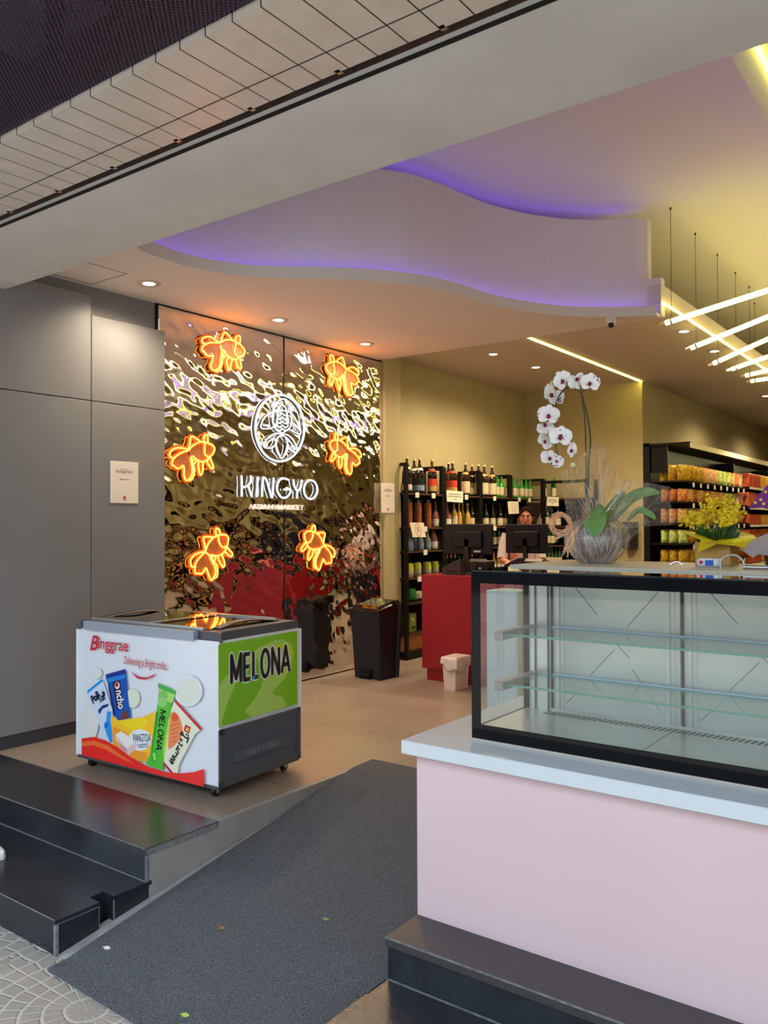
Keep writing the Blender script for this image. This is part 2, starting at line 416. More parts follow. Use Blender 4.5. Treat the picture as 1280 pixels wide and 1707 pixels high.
# ceilings
struct(MB().box((-5.7, 2.25, CZ), (4.2, 21, 4.3)).build('ceiling', M_ceil))
WAVE = [(-3.90, 2.86), (-4.02, 3.0)]
for q in ((230, 413.4), (275.7, 432.7), (318, 445.7), (363.6, 454.5), (412.8, 460.9), (469, 463.7), (546.4, 464.4), (616.7, 467.9), (680, 473.9), (703.8, 477), (763.8, 490.5), (820, 508), (883.8, 520), (951, 527), (1015, 528), (1094.5, 525.8)):
    p = P(q[0], q[1], 'z', 3.175); WAVE.append((p.x, p.y))
WV = [(p.x, p.y) for p in cr([(a, b, 0) for a, b in WAVE], 5)]
def off(c, d):
    out = []
    for i, p in enumerate(c):
        t = Vector(c[min(i+1, len(c)-1)])-Vector(c[max(i-1, 0)]); t.normalize()
        out.append((p[0]-t.y*d, p[1]+t.x*d))
    return out
tail = [(-2.243, 6.93), (-5.45, 6.93), (-5.45, 2.86)]
xe = WV[-1][0]
s = MB(); s.prism(WV+[(xe, 6.93), (-5.45, 6.93), (-5.45, 2.86)], 3.175, 3.20); lo = off(WV, .018)
s.prism(WV+lo[::-1], 3.20, 3.258)
struct(s.build('ceiling_soffit', M_ceil))
W2 = [p for p in off(WV, .13) if p[1] > 2.86]; W2a = [p for p in W2 if p[0] < -2.27 or p[1] < 6]
s = MB(); s.prism(W2+[(xe, W2[-1][1]), (xe, 7.05), (-5.45, 7.05), (-5.45, 2.86)], 3.2, 3.52)
cut = [p for p in W2 if not (p[0] > -2.37 and p[1] > 6)]
s.prism(cut+[(-2.36, W2[-1][1]), (-2.36, 7.05), (-5.45, 7.05), (-5.45, 2.86)], 3.52, 4.035)
struct(s.build('ceiling_fascia', M_ceil))
struct(MB().box((-5.45, 6.93, 3.30), (-2.243, 21, 3.46)).build('ceiling_back', mat('back_ceiling_paint', (196, 182, 164), .8)))
s = MB(); s.box((-.77, 2.86, 3.175), (1.9, 20.6, 3.26)); s.box((-.62, 2.86, 3.26), (1.9, 20.6, 3.98)); struct(s.build('ceiling_soffit', M_ceil))
# service hatch in the soffit
h = [P(90, 458, 'z', 3.174), P(138, 476, 'z', 3.174), P(213, 457, 'z', 3.174), P(160, 438, 'z', 3.174)]
g = MB(); ys = [p.y for p in h]; x0, x1, y0, y1 = -5.17, -4.76, 2.95, 3.49
for a, b in (((x0, y0), (x0+.004, y1)), ((x1-.004, y0), (x1, y1)), ((x0, y1-.004), (x1, y1))): g.box((a[0], a[1], 3.1735), (b[0], b[1], 3.176))
struct(g.build('trim_3', M_dark))
# front beam and outer soffit
struct(MB().box((-9, 2.25, 3.0), (4.2, 2.86, 4.2)).build('ceiling_beam', M_beam))
s = MB(); s.box((-9, 2.172, 3.035), (4.2, 2.25, 3.2)); s.mi = 1
s.box((-9, 2.243, 2.9985), (4.2, 2.2505, 3.012))
struct(s.build('steel_lintel', [M_rust, M_dark]))
s = MB(); s.box((-9, 1.75, 3.0), (4.2, 2.165, 3.03)); so = s.build('ceiling_tiles', M_soft); struct(so)
s = MB()
s.box((-9, 2.045, 2.9985), (4.2, 2.049, 3.0005)); struct(s.build('trim_4', mat('tile_joint', (52, 42, 38), .9)))
cl = MB()
for k in range(9): x = -3.9+k*.42; cl.box((x, 2.15, 3.0), (x+.022, 2.18, 3.02))
struct(cl.build('trim_5', mat('tile_clip', (190, 190, 190), .3, metal=1)))
s = MB(); s.box((-9, 1.74, 3.2), (4.2, 2.25, 3.6)); struct(s.build('sky_light_block', M_dark))  # unseen box added above the tiles to stop sky light
# perforated canopy
M_perf = bpy.data.materials.new('perforated_sheet'); M_perf.use_nodes = True
def mk_perf():
    nt = M_perf.node_tree; b = nt.nodes['Principled BSDF']; b.inputs['Base Color'].default_value = lin((50, 40, 60)); b.inputs['Roughness'].default_value = .5
    g = nn(nt, 'ShaderNodeNewGeometry'); mp = nn(nt, 'ShaderNodeMapping'); mp.inputs['Rotation'].default_value = (0, 0, PI/4); mp.inputs['Scale'].default_value = (70, 70, 0)
    nt.links.new(g.outputs['Position'], mp.inputs[0])
    v = nn(nt, 'ShaderNodeTexVoronoi'); v.inputs['Scale'].default_value = 1; v.inputs['Randomness'].default_value = 0; v.voronoi_dimensions = '2D'
    nt.links.new(mp.outputs[0], v.inputs['Vector'])
    m = nn(nt, 'ShaderNodeMath', operation='GREATER_THAN'); m.inputs[1].default_value = .36; nt.links.new(v.outputs['Distance'], m.inputs[0])
    nt.links.new(m.outputs[0], b.inputs['Alpha'])
mk_perf()
cn = thing('metal_canopy', 'dark purple perforated metal canopy overhead at top left', 'canopy', (-2.6, 1.2, 3.0))
MB().box((-9, .2, 3.02), (4.2, 1.74, 3.024)).build('perforated_sheet', M_perf, cn)
M_pur = mat('canopy_frame_paint', (30, 22, 32), .6, noise=(20, (24, 18, 26)))
g = MB(); g.box((-9, 1.62, 3.03), (4.2, 1.74, 3.09)); g.box((-9, .2, 3.03), (4.2, .26, 3.09))
g.build('frame', M_pur, cn)
def bar(a, b, w_):
    a = Vector(a); b = Vector(b); d = (b-a).normalized(); n = Vector((-d.y, d.x, 0))*w_/2
    MB().ext([a-n, b-n, b+n, a+n], (0, 0, .06)).build('brace', M_pur, cn)
for (a, b) in (((92, -10), (92, 165)), ((-20, 110), (92, 165)), ((160, -15), (270, 65)), ((-40, -150), (160, -15))):
    p = P(a[0], a[1], 'z', 3.03); q = P(b[0], b[1], 'z', 3.03); bar(p, q, .055)
MB().box((-9, .2, 3.25), (4.2, 1.74, 3.27)).build('sun_block_sheet', mat('sun_block_pale', (214, 200, 226), .7, noise=(3, (180, 166, 190))), cn)  # solid sheet added to block the sun, pale to brighten the holes

# ---------------------------------------------------------------- lamps of the room
E_tube = emis('led_tube_light', (1, .89, .28), TUBE_E)
E_line = emis('led_line_light', (1, .84, .12), LINE_E)
E_yel = emis('led_yellow_light', (1, .92, .10), LINE_E*.4)
E_cove = emis('violet_led_light', (.24, .13, 1), COVE_E)
def strip(name, pts, r, m, label, group=None):
    o = MB().tube(pts, r, 6).build(name, m); tag(o, label, 'light', group); return o
lw = [(p[0], p[1], 3.215) for p in off(WV, .075) if p[1] > 2.9 and p[0] < -2.3 or (p[1] < 6 and p[1] > 2.9)]
strip('led_strip', lw, .008, E_cove, 'violet LED strip hidden behind the lower wavy ceiling lip')
lu = [(p[0], p[1], 4.045) for p in off(WV, .28) if p[1] > 3.2 and p[0] < -2.5]
strip('led_strip', lu, .004, E_cove, 'violet LED strip on top of the wavy ceiling band')
strip('led_strip', [(-.70, 2.95, 3.275), (-.70, 14, 3.275)], .008, E_cove, 'violet LED strip behind the right ceiling edge')
strip('led_strip', [(-2.31, 7.1, 3.475), (-2.31, 18, 3.475)], .006, emis('amber_cove_light', (1, .84, .14), 6), 'yellow LED strip on top of the rear ceiling edge')
o = MB().box((-2.247, 6.95, 3.30), (-2.232, 18, 3.315)).build('led_strip', E_line); tag(o, 'yellow LED line along the rear ceiling edge behind the hanging tubes', 'light')
o = MB().box((-3.725, 7.2, 3.292), (-3.695, 10.64, 3.302)).build('led_strip', E_line); tag(o, 'recessed LED line running to the beige wall corner above the orchid', 'light')
o = MB().tube([(-.675, 3.17, 3.165), (-.675, 9, 3.165)], .012, 8).build('led_strip', E_yel); tag(o, 'bright yellow LED tube at the top right corner', 'light')

M_rim = mat('downlight_rim', (190, 180, 165), .4)
E_dl = emis('downlight_glow', (1, .86, .62), 9)
def downlight(x, y, z, label, w=DOWN_W):
    t = thing('downlight', label, 'light', (x, y, z), 0, 'recessed ceiling downlights')
    MB().lathe([(.045, -.006), (.075, -.008), (.085, -.003), (.085, .001), (.045, .001)], (x, y, z), 24, cap=False).build('rim', M_rim, t, True)
    MB().lathe([(0.0, -.004), (.047, -.004), (.047, 0)], (x, y, z), 20).build('lamp', E_dl, t)
    l = bpy.data.lights.new('downlight_lamp', 'SPOT'); l.energy = w*3.2; l.color = (1, .80, .56); l.spot_size = math.radians(160); l.spot_blend = 1; l.shadow_soft_size = .05
    lo_ = bpy.data.objects.new('downlight_lamp', l); COL.objects.link(lo_); lo_.location = (0, 0, -.06); lo_.parent = t
for (px, py), lb in zip(((248, 472), (464, 533), (609, 573)), ('downlight nearest the street, above the grey panels', 'downlight above the middle of the hammered mirror', 'downlight above the right end of the hammered mirror')):
    p = P(px, py, 'z', 3.175); downlight(p.x, p.y, 3.175, lb)
for (px, py), lb in zip(((822, 590), (893, 612), (1140, 552), (1191, 585)), ('nearer downlight above the bottle shelves', 'farther downlight above the bottle shelves, left of the orchid', 'downlight just below the first hanging light tube', 'downlight just below the second and third hanging light tubes')):
    p = P(px, py, 'z', 3.30); downlight(p.x, p.y, 3.30, lb, DOWN_W*1.5)
for q, lb in (((.6, 6), 'downlight over the aisle right of the display case, nearest'), ((.6, 9), 'downlight over the right aisle, middle one'), ((.6, 12.5), 'downlight over the right aisle, farthest'), ((-2.7, 13), 'added downlight before the snack shelf, nearer one'), ((-2.7, 16), 'added downlight before the snack shelf, farther one')):
    downlight(q[0], q[1], 3.175 if q[0] > -1 else 3.3, lb, DOWN_W if q[0] > -1 else DOWN_W*2)  # snack shelf pair added, at double power, to brighten the wall there

# hanging tubes
M_wire = mat('steel_wire', (70, 62, 58), .4, metal=.6)
M_cap = mat('tube_cap', (196, 168, 140), .4)
yw = [P(a, b, 'z', CZ).y for a, b in ((1109, 348), (1152, 390), (1187, 425), (1218, 455), (1244, 478), (1268, 503))]
TT = [((1100, 541.5), (1280, 484)), ((1143, 583.7), (1280, 528)), ((1181, 609.5), (1280, 565)), ((1211.5, 618), (1280, 594.5)), ((1235, 628), (1280, 617.5)), ((1244.4, 636.6), (1280, 631))]
yw += [11.4, 12.15]
names = ('nearest', 'second', 'third', 'fourth', 'fifth', 'sixth', 'seventh', 'eighth')
for i, y in enumerate(yw):
    if i < 6: a = P(*TT[i][0], 'y', y); b = P(*TT[i][1], 'y', y)
    else: a = Vector((-2.30, y, 3.16)); b = Vector((-2.0, y, 3.15-(i-6)*.01))
    d = (b-a).normalized(); L = 1.42 if d.z > .02 else 1.45
    e = a+d*L
    t = thing('hanging_tube_light', names[i]+' of the hanging light tubes, counted from the street', 'light', tuple(a), 0, 'hanging light tubes')
    MB().tube([a+d*.05, e-d*.05], .021, 12).build('tube', E_tube, t, True)
    MB().tube([a, a+d*.05], .018, 10).build('end_cap', M_cap, t, True)
    MB().tube([e-d*.05, e], .018, 10).build('end_cap', M_cap, t, True)
    for q in (a+d*.10, e-d*.10):
        c = MB().tube([q-d*.008, q+d*.008], .026, 12); c.build('clamp', mat('clamp_steel', (150, 140, 120), .35, metal=.8) if i == 0 and q == a+d*.10 else bpy.data.materials['clamp_steel'], t, True)
        MB().cyl((q.x, q.y, q.z+.02), (q.x, q.y, CZ), .0025, 6).build('cable', M_wire, t)
        MB().lathe([(.003, -.02), (.009, -.016), (.009, 0)], (q.x, q.y, CZ), 8).build('ceiling_cup', M_wire, t)
# ceiling fixtures
t = thing('security_camera', 'small white dome security camera under the wavy ceiling edge', 'security camera', P(1018, 530, 'z', 3.175).to_tuple())
c = P(1018, 530, 'z', 3.175)
MB().lathe([(.046, 0), (.044, -.02), (.038, -.045), (.030, -.062)], c, 20).build('body', mat('camera_white', (205, 200, 190), .4), t, True)
q = c+Vector((.006, -.012, -.06)); MB().sphere(q, .027, 16, 10).build('lens_ball', mat('lens_black', (14, 14, 14), .1), t, True)
c = P(941, 620, 'z', 3.30)
tag(MB().lathe([(.05, 0), (.05, -.02), (.03, -.035), (0, -.037)], c, 16).build('smoke_detector', mat('detector_white', (200, 185, 150), .5), smooth=True), 'small ceiling detector above the orchid blossoms', 'smoke detector')
# ---------------------------------------------------------------- hammered mirror panels
M_mir = mat('hammered_steel', (.80, .77, .74), .035, metal=1)
rng = np.random.RandomState(3)
def ripple(y, z, seed=0):
    h = np.zeros_like(y)
    r = np.random.RandomState(11)
    # anisotropic gaussian dents, each a shallow elongated dimple
    n = 2300
    cy = r.uniform(4.0, 7.0, n); cz = r.uniform(-.05, 3.25, n)
    am = r.uniform(.4, 1, n)*np.where(r.rand(n) < .5, 1, -1); la = r.uniform(.035, .075, n); sb = r.uniform(.022, .04, n); th = r.normal(-.5, .35, n)
    for i in range(n):
        m = (np.abs(y-cy[i]) < .2) & (np.abs(z-cz[i]) < .2)
        dy = y[m]-cy[i]; dz = z[m]-cz[i]; c, s_ = math.cos(th[i]), math.sin(th[i])
        u = dy*c+dz*s_; v = -dy*s_+dz*c
        h[m] += am[i]*np.exp(-(u/la[i])**2-(v/sb[i])**2)
    ed = np.minimum.reduce([np.abs(y-5.5)/.02, (y-4.1)/.02, (6.99-y)/.02, np.ones_like(y)])
    return h*np.clip(ed, 0, 1)
RIP = .0028
def mirror(y0, y1, z0, z1, label):
    st = .011; ny = int((y1-y0)/st)+1; nz = int((z1-z0)/st)+1
    Y, Z = np.meshgrid(np.linspace(y0, y1, ny), np.linspace(z0, z1, nz)); H = ripple(Y.ravel(), Z.ravel())*RIP
    vs = np.stack([np.full(ny*nz, XW)+H, Y.ravel(), Z.ravel()], 1)
    idx = np.arange(ny*nz).reshape(nz, ny)
    fc = np.stack([idx[:-1, :-1], idx[:-1, 1:], idx[1:, 1:], idx[1:, :-1]], -1).reshape(-1, 4)
    me = bpy.data.meshes.new('hammered_panel'); o = Vector((XW, (y0+y1)/2, z0))
    me.from_pydata((vs-np.array(o)).tolist(), [], fc.tolist()); me.materials.append(M_mir)
    me.polygons.foreach_set('use_smooth', [True]*len(me.polygons))
    ob = bpy.data.objects.new('mirror_panel', me); COL.objects.link(ob); ob.location = o; ORI[ob.name] = o
    md = ob.modifiers.new('solidify', 'SOLIDIFY'); md.thickness = .006; md.offset = -1
    tag(ob, label, 'wall panel', 'hammered mirror panels')
mirror(4.10, 5.4994, .012, 3.160, 'hammered mirror steel wall panel nearer the street, behind the larger goldfish')
mirror(5.5006, 6.99, .012, 3.160, 'hammered mirror steel wall panel farther in, beside the pillar')
struct(MB().box((XW-.02, 5.4975, .012), (XW+.006, 5.5025, 3.16)).build('trim_7', M_dark))
struct(MB().box((XW-.028, 4.085, 0), (XW-.01, 7.0, 3.175)).build('trim_6', M_dark))

# ---------------------------------------------------------------- neon signs
XN = XW+.034
E_or = emis('orange_neon', (1, .28, .02), NEON_O)
M_orf = mat('tinted_acrylic', (158, 120, 88), .2, alpha=.8)
E_wh = emis('white_neon', (.86, .95, 1), NEON_W)
M_orb = mat('orange_halo_acrylic', (178, 96, 44), .3)  # backing acrylic, coloured to carry the orange halo of the tubes
M_orb.node_tree.nodes['Principled BSDF'].inputs['Alpha'].default_value = .72
M_clr = mat('clear_acrylic', (225, 228, 230), .1, alpha=.28)
FISH_A = [  # zoomed trace of the upper left goldfish (x, y), 8.533 px per photo pixel, origin (270, 540)
 ([(830,265),(905,230),(1000,232),(1060,262),(1130,310),(1180,385),(1155,450),(1100,480),(1040,505),(980,490),(920,440),(870,375)], 0),
 ([(1060,262),(1045,330),(1035,400),(1060,450),(1110,465),(1155,440)], 0),
 ([(838,262),(850,210),(870,150),(895,118),(940,150),(1000,225)], 0),
 ([(1045,245),(1055,190),(1085,165),(1112,190),(1108,275)], 0),
 ([(825,268),(770,235),(710,190),(640,180),(580,205),(572,255),(610,282),(640,285)], 0),
 ([(825,270),(720,265),(640,280),(585,320),(570,370),(610,410),(640,450),(690,455),(730,455),(715,530),(695,600),(720,650),(770,655),(820,600),(835,500),(850,390),(830,300)], 0),
 ([(850,380),(862,470),(855,560),(830,630),(790,675),(740,655)], 0),
 ([(870,375),(905,400),(870,430),(860,485),(915,445)], 0),
 ([(945,480),(920,530),(930,590),(945,660),(975,610),(1000,500)], 0),
 ([(1050,505),(1060,560),(1080,620),(1110,640),(1130,610),(1105,480)], 0)]
FISH_C = [  # left middle one, 11.636 px per photo pixel, origin (260, 710)
 ([(640,470),(700,400),(790,340),(890,312),(1000,330),(1100,380),(1140,450),(1100,550),(1040,600),(960,680),(880,690),(800,660),(730,600)], 0),
 ([(955,325),(945,430),(950,540),(1000,590),(1050,595)], 0),
 ([(630,460),(660,350),(680,210),(760,230),(860,300)], 0),
 ([(930,300),(935,210),(970,165),(1005,210),(1005,320)], 0),
 ([(640,465),(520,430),(400,430),(310,470),(270,540),(275,600),(330,618),(350,620)], 0),
 ([(620,480),(500,520),(390,590),(330,660),(310,750),(360,780),(410,825),(480,810),(530,770),(548,860),(545,960),(590,1060),(660,1020),(705,900),(700,780),(675,620)], 0),
 ([(680,600),(710,720),(745,830),(735,950),(690,1045),(620,1050)], 0),
 ([(680,600),(725,590),(750,640),(705,680),(725,750),(790,670)], 0),
 ([(830,690),(825,790),(850,930),(880,950),(910,870),(915,700)], 0),
 ([(1045,600),(1080,690),(1115,790),(1095,830),(1040,780),(995,700),(1020,640)], 0)]
FISH_E = [  # lower left one, 12.8 px per photo pixel, origin (300, 870)
 ([(545,620),(600,480),(690,360),(790,300),(880,275),(980,280),(1035,350),(1020,470),(985,560),(930,660),(840,715),(740,720),(650,705)], 0),
 ([(825,290),(830,400),(880,510),(930,545),(990,520)], 0),
 ([(545,620),(530,480),(500,350),(560,318),(720,325)], 0),
 ([(780,290),(760,200),(795,130),(845,180),(865,265)], 0),
 ([(540,630),(420,655),(310,710),(235,800),(230,900),(260,965),(320,940)], 0),
 ([(540,640),(440,740),(350,860),(325,960),(320,1060),(345,1110),(400,1095),(450,1115),(510,1060),(555,980),(590,1060),(640,1200),(685,1245),(740,1150),(760,1040),(730,920),(660,800),(635,720),(550,650)], 0),
 ([(640,720),(700,820),(780,920),(805,1020),(795,1160),(740,1200)], 0),
 ([(640,720),(700,705),(700,740),(680,790),(730,850),(770,720)], 0),
 ([(820,720),(830,820),(890,920),(930,970),(955,900),(930,790),(895,700)], 0),
 ([(1000,530),(1060,600),(1120,680),(1110,730),(1060,730),(1020,690),(970,640),(985,560)], 0)]
def topx(tr, ox, oy, s): return [[(ox+x/s, oy+y/s) for x, y in l] for l, _ in tr]
def fish(px, bbox, mirror_, label):
    """px: polylines in photo measure; placed on the wall plane, fitted to bbox (photo measure)"""
    W = [[P(x, y, 'x', XN) for x, y in l] for l in px]
    if mirror_:
        a0, b0 = [f(p.y for l in W for p in l) for f in (min, max)]; c0, d0 = [f(p.z for l in W for p in l) for f in (min, max)]
        ycm = (bbox[1]+bbox[3])/2
        a1 = P(bbox[0], ycm, 'x', XN).y; b1 = P(bbox[2], ycm, 'x', XN).y; xm = (bbox[0]+bbox[2])/2
        d1 = P(xm, bbox[1], 'x', XN).z; c1 = P(xm, bbox[3], 'x', XN).z
        W = [[Vector((XN, b1-(p.y-a0)/(b0-a0)*(b1-a1), c1+(p.z-c0)/(d0-c0)*(d1-c1))) for p in l] for l in W]
    al = [p for l in W for p in l]; c = Vector((XN, sum(p.y for p in al)/len(al), sum(p.z for p in al)/len(al)))
    t = thing('neon_goldfish', label, 'neon sign', tuple(c), 0, 'orange neon goldfish')
    m = MB(); b = MB(); fl_ = MB()
    for l in W:
        q = cr(l, 4); m.tube(q, .0042, 6)
        b.tube([p+Vector((-.012, 0, 0)) for p in q], (.022, .002), 8, flat=(1, 0, 0))
    for k in (0, 5):
        q = cr(W[k], 3); fl_.ext([p+Vector((-.014, 0, 0)) for p in q], (-.0015, 0, 0))
    fl_.build('acrylic_plate', M_orf, t)
    m.build('neon_tube', E_or, t, True); b.build('halo_backing', M_orb, t, True)
    for dy, dz in ((-.06, .04), (.06, -.03)):
        MB().cyl((XN-.012, c.y+dy, c.z+dz), (XW+.012, c.y+dy, c.z+dz), .004, 8).build('standoff', bpy.data.materials['tube_clip' if 'tube_clip' in bpy.data.materials else 'tile_clip'], t)
A = topx(FISH_A, 270, 540, 8.533); Cc = topx(FISH_C, 260, 710, 11.636); Ee = topx(FISH_E, 300, 870, 12.8)
fish(A, None, False, 'orange neon goldfish at the top left of the mirror wall')
fish(A, (544, 596, 598, 657), True, 'orange neon goldfish at the top right of the mirror wall')
fish(Cc, None, False, 'orange neon goldfish at middle height, left of the white emblem')
fish(Cc, (550, 724, 602, 790), True, 'orange neon goldfish at middle height, right of the white emblem')
fish(Ee, None, False, 'orange neon goldfish at the bottom left, nearest above the freezer')
fish(Ee, (502, 875.5, 558, 950.5), True, 'orange neon goldfish at the bottom right, nearest above the black bin')

XM = XW+.024
M_back = mat('led_channel', (120, 126, 130), .5)
def wl(pts, ox, oy, s): return [P(ox+x/s, oy+y/s, 'x', XM) for x, y in pts]
t = thing('neon_emblem', 'white neon emblem of a fish with lotus tail inside an oval', 'neon sign', tuple(P(467, 715, 'x', XN)))
g = MB()
el = [(440+ 315*math.cos(a)+18*math.sin(a), 572-430*math.sin(a)+25*math.cos(a)) for a in [2*PI*k/40 for k in range(40)]]
MB().tube(wl(el, 410, 640, 7.76), .0075, 8, closed=True).build('oval_tube', E_wh, t, True)
ST = [[(470,635),(400,600),(355,520),(345,400),(380,270),(460,195),(530,230),(575,330),(590,450),(570,560),(480,635)],
 [(400,520),(412,400),(415,330),(460,275),(510,300),(530,380),(535,520)],
 [(375,350),(350,300),(345,255),(375,240)], [(575,300),(600,290),(598,350)],
 [(360,365),(300,385),(240,440),(205,510),(200,570),(270,580),(330,570),(400,540)], [(360,360),(450,345),(530,355),(600,390),(650,470),(690,560),(710,630),(690,650),(620,620),(560,590)],
 [(600,500),(650,540),(695,600)],
 [(415,400),(440,405),(465,375),(500,410),(530,400)], [(410,440),(440,460),(470,425),(500,465),(535,445)], [(405,495),(440,510),(470,480),(505,515),(540,490)], [(400,530),(440,565),(470,535),(510,565),(545,540)], [(420,600),(450,600),(470,575),(500,605),(520,595)],
 [(460,650),(400,640),(330,665),(270,720),(235,800),(250,825),(320,830),(370,800),(400,720)], [(250,810),(300,740),(380,710)],
 [(460,655),(410,700),(392,780),(420,880),(460,965),(510,890),(538,780),(520,700),(465,655)], [(385,770),(400,860),(450,960)], [(545,780),(530,870),(480,955)],
 [(480,648),(540,660),(600,710),(650,800),(660,875),(620,880),(550,830),(535,780)], [(545,730),(590,770),(640,850)]]
b = MB()
for q in ST:
    q = cr(wl(q, 410, 640, 7.76), 4); g.tube(q, .0042, 6); b.tube([p+Vector((-.010, 0, 0)) for p in q], (.006, .005), 6, flat=(1, 0, 0))
b.tube([p+Vector((-.012, 0, 0)) for p in wl(el, 410, 640, 7.76)], (.012, .006), 6, closed=True, flat=(1, 0, 0))
g.build('drawing_tubes', E_wh, t, True)
b.build('led_channel', M_back, t, True)
# KINGYO, each letter a thing of strokes
LT = {'K': [[(145,105),(150,250),(150,395)], [(275,105),(272,190),(225,250),(150,270)], [(240,250),(262,320),(285,390)]],
 'I': [[(368,120),(362,260),(350,400)]],
 'N': [[(430,395),(432,260),(448,135),(490,170),(530,300),(565,410),(580,280),(590,135)]],
 'G': [[(790,165),(740,145),(680,160),(640,230),(640,320),(690,400),(750,410),(800,370),(820,300),(730,300)]],
 'Y': [[(860,160),(868,230),(890,290),(925,310),(960,270),(975,165)], [(912,310),(910,420)]],
 'O': None}
m_ = thing('neon_lettering', 'white neon word KINGYO below the emblem', 'neon sign', tuple(P(463, 813, 'x', XN)))
for k, v in LT.items():
    g = MB(); b = MB()
    if v is None:
        q = [(1098+ 92*math.cos(a), 300-130*math.sin(a)) for a in [2*PI*i/28 for i in range(28)]]; v = [q]; cl_ = True
    else: cl_ = False
    for q in v:
        pl = wl(q, 385, 780, 8.258); pl = pl if cl_ or k == 'I' else cr(pl, 5)
        g.tube(pl, .0072, 8, closed=cl_); b.tube([p+Vector((-.012, 0, 0)) for p in pl], (.0135, .010), 8, closed=cl_, flat=(1, 0, 0))
    ob = g.build('letter_tube', E_wh, m_, True); b.build('led_channel', M_back, m_, True)
t = thing('glow_lettering', 'small pale letters ASIAN MARKET below the neon word', 'sign', tuple(P(463, 846, 'x', XW+.02)))
a = P(420.5, 848.5, 'x', XW+.02); b_ = P(505.5, 850.5, 'x', XW+.02)
dd = (b_-a); mlt = mat('pale_glow_letters', (236, 214, 200), .5, em=(1, .85, .75), es=.35)  # letters given a faint glow of their own
text_mesh('letters', 'ASIAN', mlt, a, (0, 1, 0), (0, 0, 1), .062, t, .012, align='LEFT', bold=.0006, fit=dd.length*.39)
text_mesh('letters', 'MARKET', mlt, a+Vector((0, dd.length*.47, 0)), (0, 1, 0), (0, 0, 1), .062, t, .012, align='LEFT', bold=.0006, fit=dd.length*.53)

# ---------------------------------------------------------------- chest freezer
M_fw = mat('freezer_white', (224, 227, 234), .22, coat=.3)
M_fg = mat('freezer_dark_grey', (74, 74, 78), .4)
M_fl = mat('freezer_light_grey', (150, 156, 168), .3)
M_lidg = mat('freezer_lid_glass', (36, 34, 32), .03, spec=.9, coat=1)
M_chr = mat('chrome', (200, 200, 200), .15, metal=1)
M_blk = mat('black_plastic', (12, 12, 14), .45)
FC = Vector((-3.315, 2.995, 0)); FA = math.radians(3.1)
fu = Vector((math.cos(FA), math.sin(FA), 0)); fv = Vector((-math.sin(FA), math.cos(FA), 0))
FWD, FDP, FZ0, FZ1, FZT = 1.195, .69, .072, .838, .886
def fl(a, b, z): return FC-fu*a+fv*b+Vector((0, 0, z))      # a leftwards from the front right corner, b backwards
t = thing('chest_freezer', 'white chest ice cream freezer on casters with printed front and lime green side', 'freezer', tuple(FC-fu*.6+fv*.34))
def rect(m, a0, a1, b0, b1, z0, z1):
    p = [fl(a0, b0, 0), fl(a1, b0, 0), fl(a1, b1, 0), fl(a0, b1, 0)]; return m.prism([(q.x, q.y) for q in p], z0, z1)
def rrect(m, a0, a1, b0, b1, r, z0, z1, r2=None, zs=None):
    """rounded plan prism with eased top"""
    rings = []
    for z, ins in zs or ((z0, 0), (z1, 0)):
        ring = []
        for (ca, cb, st) in ((a0+r, b0+r, PI), (a0+r, b1-r, PI/2), (a1-r, b1-r, 0), (a1-r, b0+r, -PI/2)):
            for k in range(6):
                an = st-k/5*PI/2; rr = r-ins
                ring.append(fl(ca+math.cos(an)*rr, cb+math.sin(an)*rr, z))
        rings.append(ring)
    n = len(rings[0]); vs = [p for q in rings for p in q]; fs = [list(range(n))[::-1], [len(vs)-n+i for i in range(n)]]
    for i in range(len(rings)-1): fs += [(i*n+k, i*n+(k+1) % n, (i+1)*n+(k+1) % n, (i+1)*n+k) for k in range(n)]
    return m.add(vs, fs)
body = rrect(MB(), 0, FWD, 0, FDP, .012, FZ0, FZ1).build('body', M_fw, t)
rrect(MB(), -.006, FWD+.006, -.008, FDP+.008, .03, FZ1-.006, FZT, zs=((FZ1-.006, .0), (FZT-.016, 0), (FZT-.004, .005), (FZT-.001, .014))).build('top_frame', M_fg, t, True)
g = MB(); rect(g, .17, FWD-.09, -.009, .05, FZ1-.004, FZT-.003); g.build('front_rail', M_fl, t)
rect(MB(), .10, FWD-.085, .055, FDP-.045, FZT-.010, FZT+.0005).build('well', M_blk, t)
for (a0, a1, z) in ((.14, .66, FZT+.001), (.56, FWD-.10, FZT+.006)):
    rect(MB(), a0, a1, .06, FDP-.06, z, z+.004).build('sliding_lid', M_lidg, t)
g = MB(); 
for b0 in (.052, FDP-.062): rect(g, .16, FWD-.09, b0, b0+.012, FZT-.002, FZT+.012)
for b0 in (FDP-.085, FDP-.105): rect(g, .10, .70, b0, b0+.007, FZT, FZT+.013)
rect(g, .60, .625, .06, FDP-.06, FZT, FZT+.0115)
g.build('lid_rails', mat('brushed_rail', (190, 190, 192), .3, metal=.7), t)
for a_c, nm in ((.13, 0), (FWD-.12, 1)):
    g = MB(); pts = []
    for k in range(13):
        s_ = k/12; pts.append(fl(a_c+(.012-.03*math.sin(PI*s_))*(1 if nm else -1), .10+s_*(FDP-.2), FZT+.002+.022*math.sin(PI*s_)))
    g.tube(pts, (.028, .008), 8, flat=(0, 0, 1)); g.build('lid_handle', M_blk, t, True)
